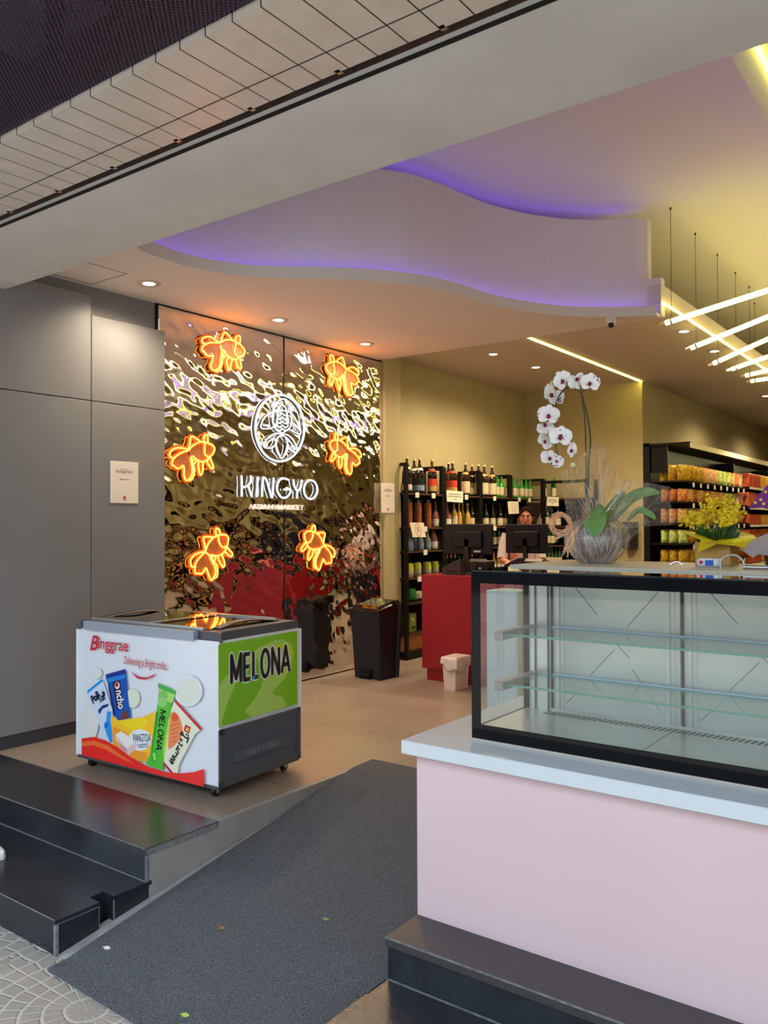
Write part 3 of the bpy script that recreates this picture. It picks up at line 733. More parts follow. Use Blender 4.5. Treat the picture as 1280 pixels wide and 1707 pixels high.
# casters
for a_, b_ in ((.075, .06), (FWD-.09, .06), (.075, FDP-.07), (FWD-.09, FDP-.07)):
    c = fl(a_, b_, 0); g = MB(); g.cyl(c+fu*.012+Vector((0, 0, .026)), c-fu*.012+Vector((0, 0, .026)), .026, 18)
    wheel = g.build('caster_wheel', M_blk, t)
    g = MB(); g.cyl(c+fu*.018+Vector((0, 0, .03)), c-fu*.018+Vector((0, 0, .03)), .012, 12)
    g.box((c.x-.02, c.y-.018, .045), (c.x+.02, c.y+.018, .072)); g.build('caster_fork', M_chr, wheel)
rect(MB(), .01, FWD-.01, .01, FDP-.01, .055, FZ0+.002).build('underframe', M_fg, t)

# prints on the front: traced outlines laid on the front plane
def FPx(px, py, e=.0008):
    n = -fv; return PN(px, py, FC+n*e, n)
def SPx(px, py, e=.0008):
    n = fu; return PN(px, py, FC+n*(e+.0), n)
EPS = [.0004]
def decal(name, pts, ox, oy, s, m, side=False, e=None, smooth=0):
    """printed patch; outline measured in a zoom of scale s"""
    if e is None: EPS[0] += .00003; e = EPS[0]
    f_ = SPx if side else FPx
    q = [f_(ox+x/s, oy+y/s, e) for x, y in pts]
    if smooth: q = cr(q, smooth, True)
    return MB().poly(q).build(name, m, t)
pm = {}
def pc(c, **k):
    if c not in pm: pm[c] = mat('print_%02x%02x%02x' % c, c, .25, **k)
    return pm[c]
# soft pale circles
def disc(cx, cy, rx, ry, c):
    decal('printed_circle', [(cx+rx*math.cos(2*PI*k/28), cy+ry*math.sin(2*PI*k/28)) for k in range(28)], 0, 0, 1, pc(c))
S5 = 2.909
for cx, cy, rx, ry, c in ((313.5, 1152, 24, 26, (224, 228, 230)), (313.5, 1152, 19, 21, (223, 226, 212)), (162, 1122, 8, 9, (222, 226, 216)), (221, 1164, 12, 16, (222, 226, 208)), (150, 1205, 14, 30, (224, 224, 220)), (197, 1150, 0.1, .1, (230, 230, 230))):
    if rx > 1: disc(cx, cy, rx, ry, c)
z6 = (180, 1130, 7.529)
z5b = (135, 1110, 12.19)
# light blue wafer bar
decal('wrapper_print', [(120,520),(430,260),(480,400),(640,900),(640,1585),(560,1585),(480,1500),(140,590)], *z5b, pc((206, 218, 238)))
decal('wrapper_band', [(120,510),(425,262),(450,310),(135,560)], *z5b, pc((0, 146, 228)))
decal('wrapper_cone', [(530,920),(620,930),(600,1130),(640,1180),(640,1560),(590,1560),(520,1400),(470,1230),(470,1170),(510,1130)], *z5b, pc((40, 150, 232)))
decal('wrapper_cone', [(470,1180),(530,1140),(560,1180),(540,1250),(490,1270)], *z5b, pc((20, 110, 214)))
decal('wrapper_swoosh', [(345,900),(440,800),(575,765),(540,830),(440,870),(380,990),(365,960)], *z5b, pc((16, 52, 130)))
# dark blue bar
decal('wrapper_print', [(500,180),(900,65),(920,260),(960,640),(1010,1050),(770,1110),(670,1000),(560,400),(505,260)], *z5b, pc((14, 84, 178)))
decal('wrapper_band', [(500,175),(900,65),(910,155),(505,245)], *z5b, pc((22, 48, 140)))
decal('wrapper_shine', [(520,260),(900,165),(905,240),(700,300),(560,340)], *z5b, pc((34, 128, 214)))
decal('wrapper_shade', [(540,330),(600,480),(720,1040),(660,990),(560,480)], *z5b, pc((10, 40, 104)))
decal('wrapper_panel', [(640,330),(790,290),(860,870),(730,890)], *z5b, pc((48, 26, 44)))
decal('wrapper_choc', [(790,1080),(840,960),(880,900),(940,930),(970,1050),(900,1080)], *z5b, pc((120, 52, 38)))
# yellow sandwich pack
decal('wrapper_print', [(30,500),(60,480),(130,535),(300,510),(450,490),(560,430),(600,430),(560,900),(500,1050),(360,1040),(240,980),(60,900),(55,700)], *z6, pc((250, 196, 40)))
decal('wrapper_shine', [(130,540),(300,515),(450,495),(500,560),(420,650),(300,660),(200,600)], *z6, pc((252, 216, 30)))
decal('wrapper_shade', [(60,600),(250,700),(330,900),(500,940),(490,1040),(360,1035),(240,980),(100,900),(60,800)], *z6, pc((246, 158, 46)))
decal('wrapper_oval', [(400+145*math.cos(2*PI*k/24), 780+135*math.sin(2*PI*k/24)) for k in range(24)], *z6, pc((232, 234, 240)))
decal('sandwich_print', [(95,710),(160,670),(355,790),(350,890),(240,985),(180,940),(90,760)], *z6, pc((232, 196, 196)))
decal('sandwich_print', [(95,710),(160,670),(350,800),(240,890)], *z6, pc((238, 234, 230)))
decal('sandwich_line', [(120,800),(240,895),(240,985),(180,945)], *z6, pc((214, 150, 150)))
# red bean fish pack
decal('wrapper_print', [(835,270),(1175,640),(1090,710),(890,1090),(880,1190),(820,1190),(690,1060),(700,880),(790,400)], *z6, pc((234, 232, 206)))
decal('wrapper_band', [(840,268),(1175,630),(1165,668),(830,300)], *z6, pc((204, 22, 46)))
decal('wrapper_band', [(695,1045),(820,1190),(780,1185),(690,1080)], *z6, pc((190, 22, 46)))
decal('fish_bun_print', [(790,450),(830,425),(890,480),(930,600),(930,700),(880,800),(800,880),(755,880),(760,700),(775,560)], *z6, pc((240, 140, 84)), smooth=3)
decal('fish_bun_print', [(800,470),(840,440),(880,490),(860,540),(810,540)], *z6, pc((232, 84, 40)), smooth=3)
for k in range(5):
    decal('fish_bun_line', [(780+k*8, 600+k*50), (900-k*12, 560+k*55), (902-k*12, 570+k*55), (782+k*8, 612+k*50)], *z6, pc((206, 92, 52)))
decal('wrapper_seal', [(970,585),(1040,620),(1015,705),(950,660)], *z6, pc((186, 28, 40)))
decal('wrapper_seal', [(985,615),(1020,635),(1005,680),(970,655)], *z6, pc((240, 176, 60)))
# green bar
decal('wrapper_print', [(630,65),(858,165),(845,230),(800,330),(760,640),(720,880),(695,1060),(690,1165),(480,1090),(480,1050),(530,960),(600,470),(640,200)], *z6, pc((84, 190, 50)))
decal('wrapper_band', [(630,65),(858,165),(845,212),(628,120)], *z6, pc((58, 172, 70)))
decal('wrapper_shine', [(640,130),(840,215),(800,320),(650,240)], *z6, pc((170, 218, 112)))
decal('melon_print', [(692+62*math.cos(2*PI*k/20), 225+65*math.sin(2*PI*k/20)) for k in range(20)], *z6, pc((120, 196, 90)))
decal('melon_print', [(682+58*math.cos(2*PI*k/20), 305+65*math.sin(2*PI*k/20)) for k in range(20)], *z6, pc((140, 206, 110)))
decal('wrapper_shade', [(606,430),(640,430),(560,900),(520,1010),(530,960)], *z6, pc((44, 150, 60)))
decal('wrapper_stripe', [(760,500),(780,500),(735,830),(700,1060),(690,900)], *z6, pc((176, 222, 70)))
decal('melon_slice_print', [(540,920),(600,880),(620,980),(600,1080),(540,1040)], *z6, pc((50, 178, 66)))
decal('melon_slice_print', [(560,950),(590,940),(600,1040),(575,1030)], *z6, pc((186, 226, 80)))
# red wave with orange core
zf = (100, 1000, S5)
decal('red_wave_print', [(105,672),(160,664),(220,680),(280,715),(340,760),(420,805),(500,832),(580,842),(650,835),(697,820),(697,907),(105,752)], *zf, pc((238, 46, 38)))
decal('red_wave_shine', [(105,690),(160,682),(230,705),(300,755),(360,795),(300,770),(220,725),(160,705),(105,710)], *zf, pc((246, 112, 52)))
decal('smile_print', [(343,348),(380,372),(420,378),(455,362),(468,354),(450,374),(415,386),(375,382)], *zf, pc((206, 24, 56)))
# lettering on the front
def ft(name, s, px, py, px2, py2, size, m, **k):
    EPS[0] += .00003
    a = FPx(px, py, EPS[0]); b = FPx(px2, py2, EPS[0]); d = (b-a)
    up = Vector((0, 0, 1)); up = (up-d.normalized()*up.dot(d.normalized())); 
    if k.pop('flip', False): up = -up
    n = d.cross(up)
    return text_mesh(name, s, m, a+(-fv)*.0004, d, up, size, t, .0003, align='LEFT', fit=d.length, **k)
ft('brand_lettering', 'inggrae', 162.5, 1080.5, 212.5, 1086, .098, pc((206, 20, 50)), bold=.0006)
ft('brand_lettering', 'B', 148.5, 1083, 163, 1084, .125, pc((206, 20, 50)), shear=.35, bold=.0012)
ft('slogan_lettering', 'Delivering a Bright smile...', 206, 1106.5, 279.5, 1117, .066, pc((200, 40, 60)), shear=.15)
ft('maker_lettering', 'Metalfrio', 305, 1061.8, 327, 1064.4, .026, pc((60, 66, 76)))
ft('wrapper_lettering', 'PANGTOA', 222.3, 1236.5, 251, 1236.5, .064, pc((30, 24, 40)))
ft('wrapper_lettering', 'ICE CREAM SANDWICH', 228, 1243.5, 248, 1241.5, .013, pc((60, 60, 90)))
ft('wrapper_lettering', 'SANDWICH GLACE', 230, 1247, 247.5, 1245.5, .013, pc((60, 60, 90)))
def vt(s, px, py, px2, py2, size, m, **k):
    """lettering that runs down the wrapper, letter tops to the right"""
    EPS[0] += .00003; a = FPx(px, py, EPS[0]); b = FPx(px2, py2, EPS[0]); d = (b-a).normalized()
    n = -fv; up = n.cross(d)
    return text_mesh('wrapper_lettering', s, m, a+n*.0004, d, up, size, t, .0003, align='LEFT', fit=(b-a).length, **k)
EPS[0] += .0001; a = FPx(267.5, 1182.5, EPS[0]); b = FPx(260.2, 1249, EPS[0]); d = (b-a).normalized()
block_word('wrapper_lettering', 'MELONA', a, d, (-fv).cross(d), (b-a).length, .042, .0085, pc((16, 30, 30)), t, -fv)
vt('ncho', 193.2, 1151, 197.5, 1181.5, .085, pc((244, 244, 250)), bold=.0015)
decal('letter_swirl', [(735+50*math.cos(2*PI*k/18), 400+72*math.sin(2*PI*k/18)) for k in range(18)], *z5b, pc((236, 226, 226)))
decal('letter_swirl', [(728+32*math.cos(2*PI*k/18), 385+46*math.sin(2*PI*k/18)) for k in range(18)], *z5b, pc((170, 30, 50)))
ft('wrapper_lettering', 'PoP', 155, 1173, 167, 1162, .062, pc((24, 36, 70)), bold=.004)
ft('wrapper_lettering', 'ToP', 166, 1172, 178, 1162.5, .062, pc((24, 36, 70)), bold=.004)
# korean lettering, as strokes
ink = pc((30, 24, 24)); g = MB(); e_ = .0036
def st_(pts, w_=.0048):
    q = [FPx(z6[0]+x/z6[2], z6[1]+y/z6[2], e_) for x, y in pts]; g.tube(q, (w_, .0003), 6, flat=tuple(-fv))
for q in ([(975,705),(1010,725),(990,760),(955,740)], [(1015,755),(985,815)], [(930,675),(905,705),(925,725),(940,695),(930,675)], [(940,715),(960,740)], [(905,760),(935,780),(905,800),(905,760)], [(880,810),(925,860),(930,830)],
          [(885,850),(850,900),(885,925)], [(860,880),(900,900)], [(845,930),(870,960),(885,925)], [(830,960),(815,1000),(850,990),(860,960)], [(800,975),(840,1030)], [(780,1010),(830,1040)], [(770,1030),(800,1080),(825,1060)], [(790,1040),(810,1060)]): st_(q)
g.build('wrapper_lettering', ink, t)
# green side panel
zs = (360, 1050, 6.565); EPS[0] = .0012
decal('side_panel', [(25,165),(70,152),(890,10),(893,808),(30,1068)], *zs, pc((124, 186, 24)), side=True)
decal('side_swirl', [(25,620),(100,520),(300,320),(480,190),(650,110),(740,105),(820,150),(850,250),(820,400),(760,520),(610,690),(640,715),(720,730),(765,790),(765,840),(390,960),(350,920),(310,895),(400,790),(480,660),(530,520),(440,300),(340,400),(230,600),(150,800),(80,1048),(28,1062)], *zs, pc((166, 204, 92)), side=True)
decal('side_swirl', [(60,1010),(140,760),(215,590),(330,410),(470,380),(520,540),(470,650),(400,770),(310,890),(390,960),(85,1048)], *zs, pc((118, 180, 26)), side=True)
decal('side_swirl_glow', [(650,170),(740,130),(820,180),(835,260),(800,400),(740,500),(700,470),(760,330),(720,220)], *zs, pc((186, 206, 40)), side=True)
EPS[0] += .0003
a = SPx(360+165/6.565, 1050+590/6.565, EPS[0]); b = SPx(360+805/6.565, 1050+452/6.565, EPS[0]); d = b-a
block_word('side_lettering', 'MELONA', a, d, (0, 0, 1), d.length, .150, .024, pc((20, 22, 22)), t, fu, gap=.26, outline=pc((222, 226, 222)))
EPS[0] += .0004
decal('letter_blue_notch', [(402,508),(426,502),(424,545),(400,550)], *zs, pc((60, 150, 214)), side=True, e=EPS[0]+.0012)
# grille
M_gr = bpy.data.materials.new('grille_mesh'); M_gr.use_nodes = True
nt = M_gr.node_tree; b = nt.nodes['Principled BSDF']; b.inputs['Base Color'].default_value = lin((88, 92, 104)); b.inputs['Roughness'].default_value = .5
g_ = nn(nt, 'ShaderNodeNewGeometry'); mp = nn(nt, 'ShaderNodeMapping'); mp.inputs['Scale'].default_value = (0, 85, 85); mp.inputs['Rotation'].default_value = (PI/4, 0, 0)
mp.vector_type = 'TEXTURE'; mp.inputs['Scale'].default_value = (1, 1/85, 1/85)
v = nn(nt, 'ShaderNodeTexVoronoi'); v.inputs['Randomness'].default_value = 0; v.inputs['Scale'].default_value = 1
sxx = nn(nt, 'ShaderNodeSeparateXYZ'); cbx = nn(nt, 'ShaderNodeCombineXYZ'); nt.links.new(g_.outputs['Position'], mp.inputs[0]); nt.links.new(mp.outputs[0], sxx.inputs[0])
nt.links.new(sxx.outputs[1], cbx.inputs[0]); nt.links.new(sxx.outputs[2], cbx.inputs[1]); v.voronoi_dimensions = '2D'; nt.links.new(cbx.outputs[0], v.inputs['Vector'])
m0 = nn(nt, 'ShaderNodeMath', operation='GREATER_THAN'); m0.inputs[1].default_value = .3; nt.links.new(v.outputs['Distance'], m0.inputs[0]); nt.links.new(m0.outputs[0], b.inputs['Alpha'])
def sidebox(nm, b0, b1, z0, z1, x0, x1, m, sm=False):
    p = [fl(-x0, b0, 0), fl(-x1, b0, 0), fl(-x1, b1, 0), fl(-x0, b1, 0)]; return MB().prism([(q.x, q.y) for q in p], z0, z1).build(nm, m, t)
GZ0, GZ1 = .072, .372
G0, G1 = .005, FDP-.016
gr = MB()
for (b0, b1, z0, z1) in ((G0, G0+.035, GZ0, GZ1), (G1-.03, G1, GZ0, GZ1), (G0, G1, GZ0, GZ0+.032), (G0, G1, GZ1-.03, GZ1)):
    p = [fl(0, b0, 0), fl(-.012, b0, 0), fl(-.012, b1, 0), fl(0, b1, 0)]; gr.prism([(q.x, q.y) for q in p], z0, z1)
gr.build('grille_frame', M_fg, t)
sidebox('grille_recess', G0+.03, G1-.025, GZ0+.03, GZ1-.028, -.02, .0012, M_blk)
sidebox('grille', G0+.032, G1-.028, GZ0+.03, GZ1-.028, .006, .0075, M_gr)
sidebox('grille_badge', G0+.11, G1-.13, .185, .245, .006, .026, mat('badge_grey', (78, 82, 92), .5))
sidebox('rear_edge', FDP-.013, FDP+.003, FZ0, FZ1, 0, .004, M_fw)
c = fl(-.0262, (G0+G1)/2-.01, .203); text_mesh('badge_lettering', 'NEXTGEN', mat('badge_relief', (120, 124, 136), .5), c, fv, (0, 0, 1), .034, t, .002, fit=.26)
# ---------------------------------------------------------------- door mat and litter on it
M_mat = mat('loop_mat', (56, 58, 63), .95, noise=(230, (132, 135, 142)), bump=(330, 1.0), spec=.2)
g = MB()
yy = [1.845, 1.93]+[1.93+i*(YR1-1.93)/10 for i in range(1, 11)]+[4.065]
rows = []
for y in yy:
    k = (y-1.845)/(4.065-1.845); xl = -3.02-.085*k; z = max(rampz(y), Z0)
    yl = y-.03*(1-k); rows.append([(xl, y, z), (XR-.01, yl if k < .02 else y, z)])
n = len(rows)
vs = [p for r in rows for p in r]; vs += [(p[0], p[1], p[2]+.014) for r in rows for p in r]
fs = []
for i in range(n-1):
    a = 2*i; fs += [(a, a+1, a+3, a+2), (2*n+a, 2*n+a+2, 2*n+a+3, 2*n+a+1), (a, a+2, 2*n+a+2, 2*n+a), (a+1, 2*n+a+1, 2*n+a+3, a+3)]
fs += [(0, 2*n, 2*n+1, 1), (2*n-2, 2*n-1, 4*n-1, 4*n-2)]
g.add(vs, fs)
tag(g.build('door_mat', M_mat), 'dark grey looped door mat running up the entrance ramp', 'mat')
for (x, y, c, nm, lb) in ((-2.93, 2.05, (220, 220, 215), 'paper_scrap', 'tiny white scrap lying on the mat near the black steps'), (-2.60, 2.37, (150, 104, 60), 'dry_leaf', 'tiny brown dry leaf on the middle of the mat'),
                          (-2.25, 2.62, (120, 134, 80), 'fallen_leaf', 'small pale green leaf on the mat, higher one near the pink counter'), (-2.33, 1.95, (170, 196, 90), 'fallen_leaf', 'bright green leaf on the mat at the bottom edge')):
    z = rampz(y)+.0152; r = .018
    q = [(x+r*math.cos(a)*(1.3 if k % 2 else .8), y+r*.55*math.sin(a), z+.002*(k % 3)) for k, a in enumerate([2*PI*i/8 for i in range(8)])]
    tag(MB().ext(q, (0, 0, .0012)).build(nm, mat(nm+'_colour', c, .7)), lb, 'litter' if 'scrap' in nm else 'leaf')
# sneaker tip on the lower tread
t = thing('sneaker', 'white sneaker toe on the lower black step at the left edge', 'shoe', (-3.95, 2.10, ZT))
dirv = Vector((1, .25, 0)).normalized(); nv = Vector((-dirv.y, dirv.x, 0))
def shoe(m, sc_, z0, z1, top):
    rings = []
    for i in range(15):
        s_ = i/14; w_ = (.036+.014*math.sin(PI*min(1, s_*1.15))) * (1 if s_ < .8 else math.sqrt(max(0, 1-((s_-.8)/.2)**2))*.98+.02)*sc_
        h = z1 if not top else z1*(1 if s_ < .35 else 1-.62*((s_-.35)/.65)**1.1)
        c = Vector((-3.855, 2.125, ZT))+dirv*(-.27+.27*s_*1.0)
        rings.append([c+nv*(w_*math.cos(a))+Vector((0, 0, z0+(h-z0)*(.0 if math.sin(a) < 0 else math.sin(a)**.7))) for a in [2*PI*k/16 for k in range(16)]])
    vs = [p for r in rings for p in r]; fs = []
    for i in range(14): fs += [(i*16+k, i*16+(k+1) % 16, (i+1)*16+(k+1) % 16, (i+1)*16+k) for k in range(16)]
    fs += [list(range(16)), [14*16+k for k in range(16)]]; return m.add(vs, fs)
shoe(MB(), 1.0, .018, .10, True).build('upper', mat('shoe_white', (228, 226, 218), .6), t, True)
shoe(MB(), 1.12, .001, .030, False).build('sole', mat('shoe_sole', (214, 210, 200), .6), t, True)

# ---------------------------------------------------------------- pink counter and display case
M_pink = mat('pink_laminate', (218, 190, 192), .35, noise=(1.5, (214, 185, 188)))
M_slab = mat('white_stone', (202, 208, 213), .25)
M_bfr = mat('black_painted_glass', (10, 11, 15), .06, spec=.22)
M_ss = mat('brushed_steel', (212, 214, 208), .3, metal=.45, noise=(4, (188, 190, 186)))
M_ssd = mat('steel_seam', (96, 98, 98), .35, metal=.6)
M_alu = mat('aluminium', (170, 160, 158), .35, metal=.5)
def thin_glass(name, tint, r=.02, refl=1.0):
    m = bpy.data.materials.new(name); m.use_nodes = True; nt = m.node_tree; nt.nodes.clear()
    tr = nn(nt, 'ShaderNodeBsdfTransparent'); tr.inputs[0].default_value = tuple(tint)+(1,)
    gl = nn(nt, 'ShaderNodeBsdfGlossy'); gl.inputs['Roughness'].default_value = r
    lw_ = nn(nt, 'ShaderNodeLayerWeight'); pw = nn(nt, 'ShaderNodeMath', operation='POWER'); pw.inputs[1].default_value = 4; nt.links.new(lw_.outputs['Facing'], pw.inputs[0]); fr = nn(nt, 'ShaderNodeMath', operation='MULTIPLY_ADD'); fr.inputs[1].default_value = .9; fr.inputs[2].default_value = .035; nt.links.new(pw.outputs[0], fr.inputs[0])
    mu = nn(nt, 'ShaderNodeMath', operation='MULTIPLY'); mu.inputs[1].default_value = refl; nt.links.new(fr.outputs[0], mu.inputs[0])
    mx = nn(nt, 'ShaderNodeMixShader'); o = nn(nt, 'ShaderNodeOutputMaterial')
    lw_.inputs[0].default_value = .5; nt.links.new(mu.outputs[0], mx.inputs[0]); nt.links.new(tr.outputs[0], mx.inputs[1]); nt.links.new(gl.outputs[0], mx.inputs[2]); nt.links.new(mx.outputs[0], o.inputs[0])
    return m
M_glass = thin_glass('clear_glass', (.97, .985, .98))
M_shelfg = thin_glass('shelf_glass', (.88, .96, .93), .03, 1.0)
M_gedge = mat('green_glass_edge', (60, 128, 112), .15, spec=.8)
t = thing('service_counter', 'pale pink counter with white stone top on the black granite step', 'counter', (.3, 3.05, 0))
MB().box((-1.757, 2.572, .0015), (1.4, 3.52, .604)).build('body', M_pink, t)
MB().rbox((-1.795, 2.522, .604), (1.45, 3.56, .655), .003, 1).build('countertop', M_slab, t)
DX0, DX1, DY0, DY1, DZ0, DZ1 = -1.583, .05, 2.685, 3.125, .657, 1.28
t = thing('display_case', 'empty glass display case with black frame on the pink counter', 'display case', ((DX0+DX1)/2, 2.95, DZ0))
MB().box((DX0-.002, DY0-.008, DZ0-.0015), (DX1, DY0+.03, DZ0+.006)).build('gasket', mat('gasket_beige', (188, 180, 168), .6), t)
g = MB()
g.box((DX0, DY0-.004, DZ0+.006), (DX1, DY0, .716)); g.box((DX0, DY0-.004, 1.238), (DX1, DY0, DZ1)); g.box((DX0, DY0-.004, .716), (DX0+.037, DY0, 1.238)); g.box((DX1-.04, DY0-.004, .716), (DX1, DY0, 1.238))
g.build('front_frame', M_bfr, t)
g = MB(); g.box((DX0-.001, DY0, DZ0+.006), (DX0+.012, DY1, .70)); g.box((DX0-.001, DY0, 1.245), (DX0+.012, DY1, DZ1)); g.box((DX0-.001, DY1-.02, .7), (DX0+.02, DY1, 1.245)); g.box((DX0-.001, DY0, .7), (DX0+.006, DY0+.02, 1.245))
g.build('side_frame', M_bfr, t)
MB().box((DX0+.03, DY0-.002, .71), (DX1-.03, DY0-.001, 1.245)).build('front_pane', M_glass, t)
MB().box((DX0+.004, DY0+.015, .695), (DX0+.0055, DY1-.015, 1.25)).build('side_pane', M_glass, t)
MB().box((DX0, DY0-.002, DZ1), (DX1, 2.97, DZ1+.006)).build('top_glass', mat('black_top_glass', (22, 24, 26), .04, spec=1, coat=1), t)
MB().box((DX0+.012, DY0+.004, .688), (DX1-.01, DY1-.0, .70)).build('case_floor', M_ss, t)
MB().box((DX0+.012, DY1-.012, .70), (DX1-.01, DY1, 1.27)).build('rear_panel', M_ss, t)
MB().box((DX0+.012, DY0+.02, 1.262), (DX1, DY1, 1.278)).build('case_ceiling', mat('case_roof', (140, 142, 140), .5), t)
# sliding rear doors
for (x0, x1) in ((-1.455, -.945), (-.935, -.40)):
    d = MB().box((x0, DY1-.02, .712), (x1, DY1-.012, 1.262)).build('rear_door', mat('door_steel', (206, 208, 200), .3, metal=.3, noise=(3, (176, 180, 176))) if x0 < -1 else bpy.data.materials['door_steel'], t)
    g = MB()
    for xx in (x0+.02, x1-.05): g.box((xx, DY1-.026, .712), (xx+.012, DY1-.02, 1.262)); g.box((xx+.024, DY1-.024, .712), (xx+.03, DY1-.02, 1.262))
    g.build('door_stile', M_ss, d)
    g = MB(); g.box((x0-.004, DY1-.027, .712), (x0+.004, DY1-.012, 1.262)); g.build('door_seal', M_blk, d)
    def ln(a, b):
        A = Vector((a[0], DY1-.0205, a[1])); B = Vector((b[0], DY1-.0205, b[1])); return MB().tube([A, B], .0016, 5)
    xa, xb = x0+.06, x1-.08; xm = (xa+xb)/2; zm = .98
    m_ = MB()
    for a, b in (((xa, 1.25), (xa+.13, 1.10)), ((xb, 1.2), (xb-.12, 1.06)), ((xa+.2, .97), (xa+.1, .86)), ((xa+.20, 1.0), (xa+.26, .94)), ((xa, .74), (xa+.09, .83)), ((xb, .76), (xb-.10, .90))):
        m_.tube([(a[0], DY1-.0205, a[1]), (b[0], DY1-.0205, b[1])], .0013, 5)
    m_.build('film_seam', M_ssd, d)
g = MB()
for xx in (-1.535, -1.478): g.box((xx, DY1-.02, .70), (xx+.004, DY1-.012, 1.262))
g.build('corner_seams', M_ssd, t)
g = MB()
for k in range(62):
    x = -1.47+k*.021
    g.add([(x, 3.035, .7006), (x+.010, 3.035, .7006), (x+.020, 3.09, .7006), (x+.010, 3.09, .7006)], [(0, 1, 2, 3)])
g.build('air_slots', mat('slot_dark', (40, 42, 42), .6), t)
MB().box((-.962, DY0+.01, .7003), (-.958, 3.05, .7008)).build('floor_seam', M_ssd, t)
MB().box((DX1-.03, DY0+.01, .7), (DX1-.01, DY1, 1.26)).build('right_panel', M_ss, t)
for z in (1.035, .845):
    g = MB().box((-1.515, 2.80, z), (-.16, 3.07, z+.007)).build('glass_shelf', M_shelfg, t)
    MB().box((-1.515, 2.7985, z-.0005), (-.16, 2.801, z+.0075)).build('shelf_edge', M_gedge, g)
    MB().box((-1.515, 3.069, z-.0005), (-.16, 3.0715, z+.0075)).build('shelf_edge', M_gedge, g)
    MB().rbox((-1.548, 2.79, z-.020), (-1.514, 3.09, z+.012), .002, 1).build('shelf_bracket', M_alu, t)
    MB().rbox((-.16, 2.795, z-.012), (-.13, 3.09, z+.010), .002, 1).build('shelf_bracket', M_alu, t)
    MB().box((-1.44, 3.075, z-.004), (-.2, 3.086, z+.012)).build('led_profile', mat('light_blue_strip', (176, 196, 220), .4) if z > 1 else bpy.data.materials['light_blue_strip'], t)
MB().box((DX0+.01, DY1, DZ0), (DX1, 3.50, 1.278)).build('machine_housing', M_ss, t)
MB().rbox((DX0+.012, 2.962, DZ1+.002), (DX1, 3.52, DZ1+.014), .002, 1).build('top_board', mat('beige_worktop', (206, 194, 176), .35), t)
ZB = DZ1+.014
# slim white cabinet behind the case
t = thing('slim_cabinet', 'slim white cabinet seen through the left pane of the display case', 'cabinet', (-2.33, 4.45, 0))
MB().rbox((-2.435, 4.30, .0), (-2.232, 4.62, 1.066), .003, 1).build('body', mat('cabinet_white', (212, 226, 228), .5), t)
tag(MB().box((-2.42, 4.5, 1.067), (-2.25, 4.6, 1.10)).build('packet_row', mat('packet_pink', (206, 84, 110), .5)), 'pink packet lying on the slim white cabinet', 'packet')

# faucet and rail
t = thing('faucet', 'chrome arched tap on the beige worktop in front of the kraft pot', 'faucet', (-.84, 3.12, ZB))
a = P(1201, 948, 'y', 3.10); c_ = P(1240, 946, 'y', 3.10); mid = P(1219, 925, 'y', 3.10)
pts = [Vector((a.x, 3.10, ZB))]; R_ = (c_.x-a.x)/2
for k in range(13): an = PI-PI*k/12; pts.append(Vector(((a.x+c_.x)/2+R_*math.cos(an), 3.10, ZB+.012+(mid.z-ZB-.012)*math.sin(an))))
MB().tube(cr(pts, 2), .0045, 10).build('spout', M_chr, t, True)
MB().tube([(c_.x-.002, 3.10, ZB+.008), (.0, 3.10, ZB+.008)], .0085, 12).build('rail', M_chr, t, True)
tag(MB().tube(cr([(P(1118, 943, 'y', 3.2).x+.03*k/4, 3.2, ZB+.004+.012*math.sin(PI*k/6)) for k in range(7)], 3), .004, 8).build('sink_handle', M_chr, smooth=True), 'small chrome curved handle left of the kraft pot', 'handle')
# wet wipes pack
t = thing('wipes_pack', 'white soft pack with a blue and red label in front of the kraft pot', 'pack', (-.9, 3.2, ZB))
a = P(1160, 936, 'y', 3.18); b = P(1198, 936, 'y', 3.18)
MB().rbox((a.x, 3.18, ZB), (b.x, 3.25, ZB+.032), .012, 3).build('pouch', mat('pouch_white', (226, 230, 236), .35), t, True)
MB().box((a.x+.033, 3.1785, ZB+.006), (a.x+.062, 3.1805, ZB+.026)).build('blue_label', mat('label_blue', (40, 110, 200), .3), t)
MB().box((a.x+.012, 3.1785, ZB+.012), (a.x+.025, 3.1805, ZB+.024)).build('red_label', mat('label_red', (206, 60, 80), .3), t)

# ---------------------------------------------------------------- red till counter
M_red = mat('red_laminate', (150, 16, 30), .4, noise=(1.2, (144, 15, 28)))
t = thing('till_counter', 'plain red till counter behind the small white bin', 'counter', (-3.85, 7.2, 0))
MB().box((-4.344, 6.455, .11), (-3.25, 7.05, .98)).build('front_cabinet', M_red, t)
MB().box((-4.31, 6.485, 0), (-3.27, 7.03, .11)).build('plinth', M_red, t)
MB().box((-3.92, 7.05, 0), (-3.25, 7.66, .98)).build('side_cabinet', M_red, t)
tag(MB().box((-3.62, 9.25, 0), (-3.15, 9.9, .985)).build('side_cabinet', M_red), 'far red cabinet glimpsed right of the orchid pot', 'cabinet')
tag(MB().lathe([(.0, 0), (.06, 0), (.085, .035), (.08, .035), (.055, .006), (0, .006)], (-3.42, 9.35, .985), 18).build('dark_bowl', M_blk, smooth=True), 'small dark bowl on the far red cabinet', 'bowl')
tag(MB().rbox((-3.93, 10.50, 1.12), (-3.76, 10.64, 1.47), .01, 1).build('wall_box', M_blk), 'black box on the beige wall right of the orchid leaves', 'box')
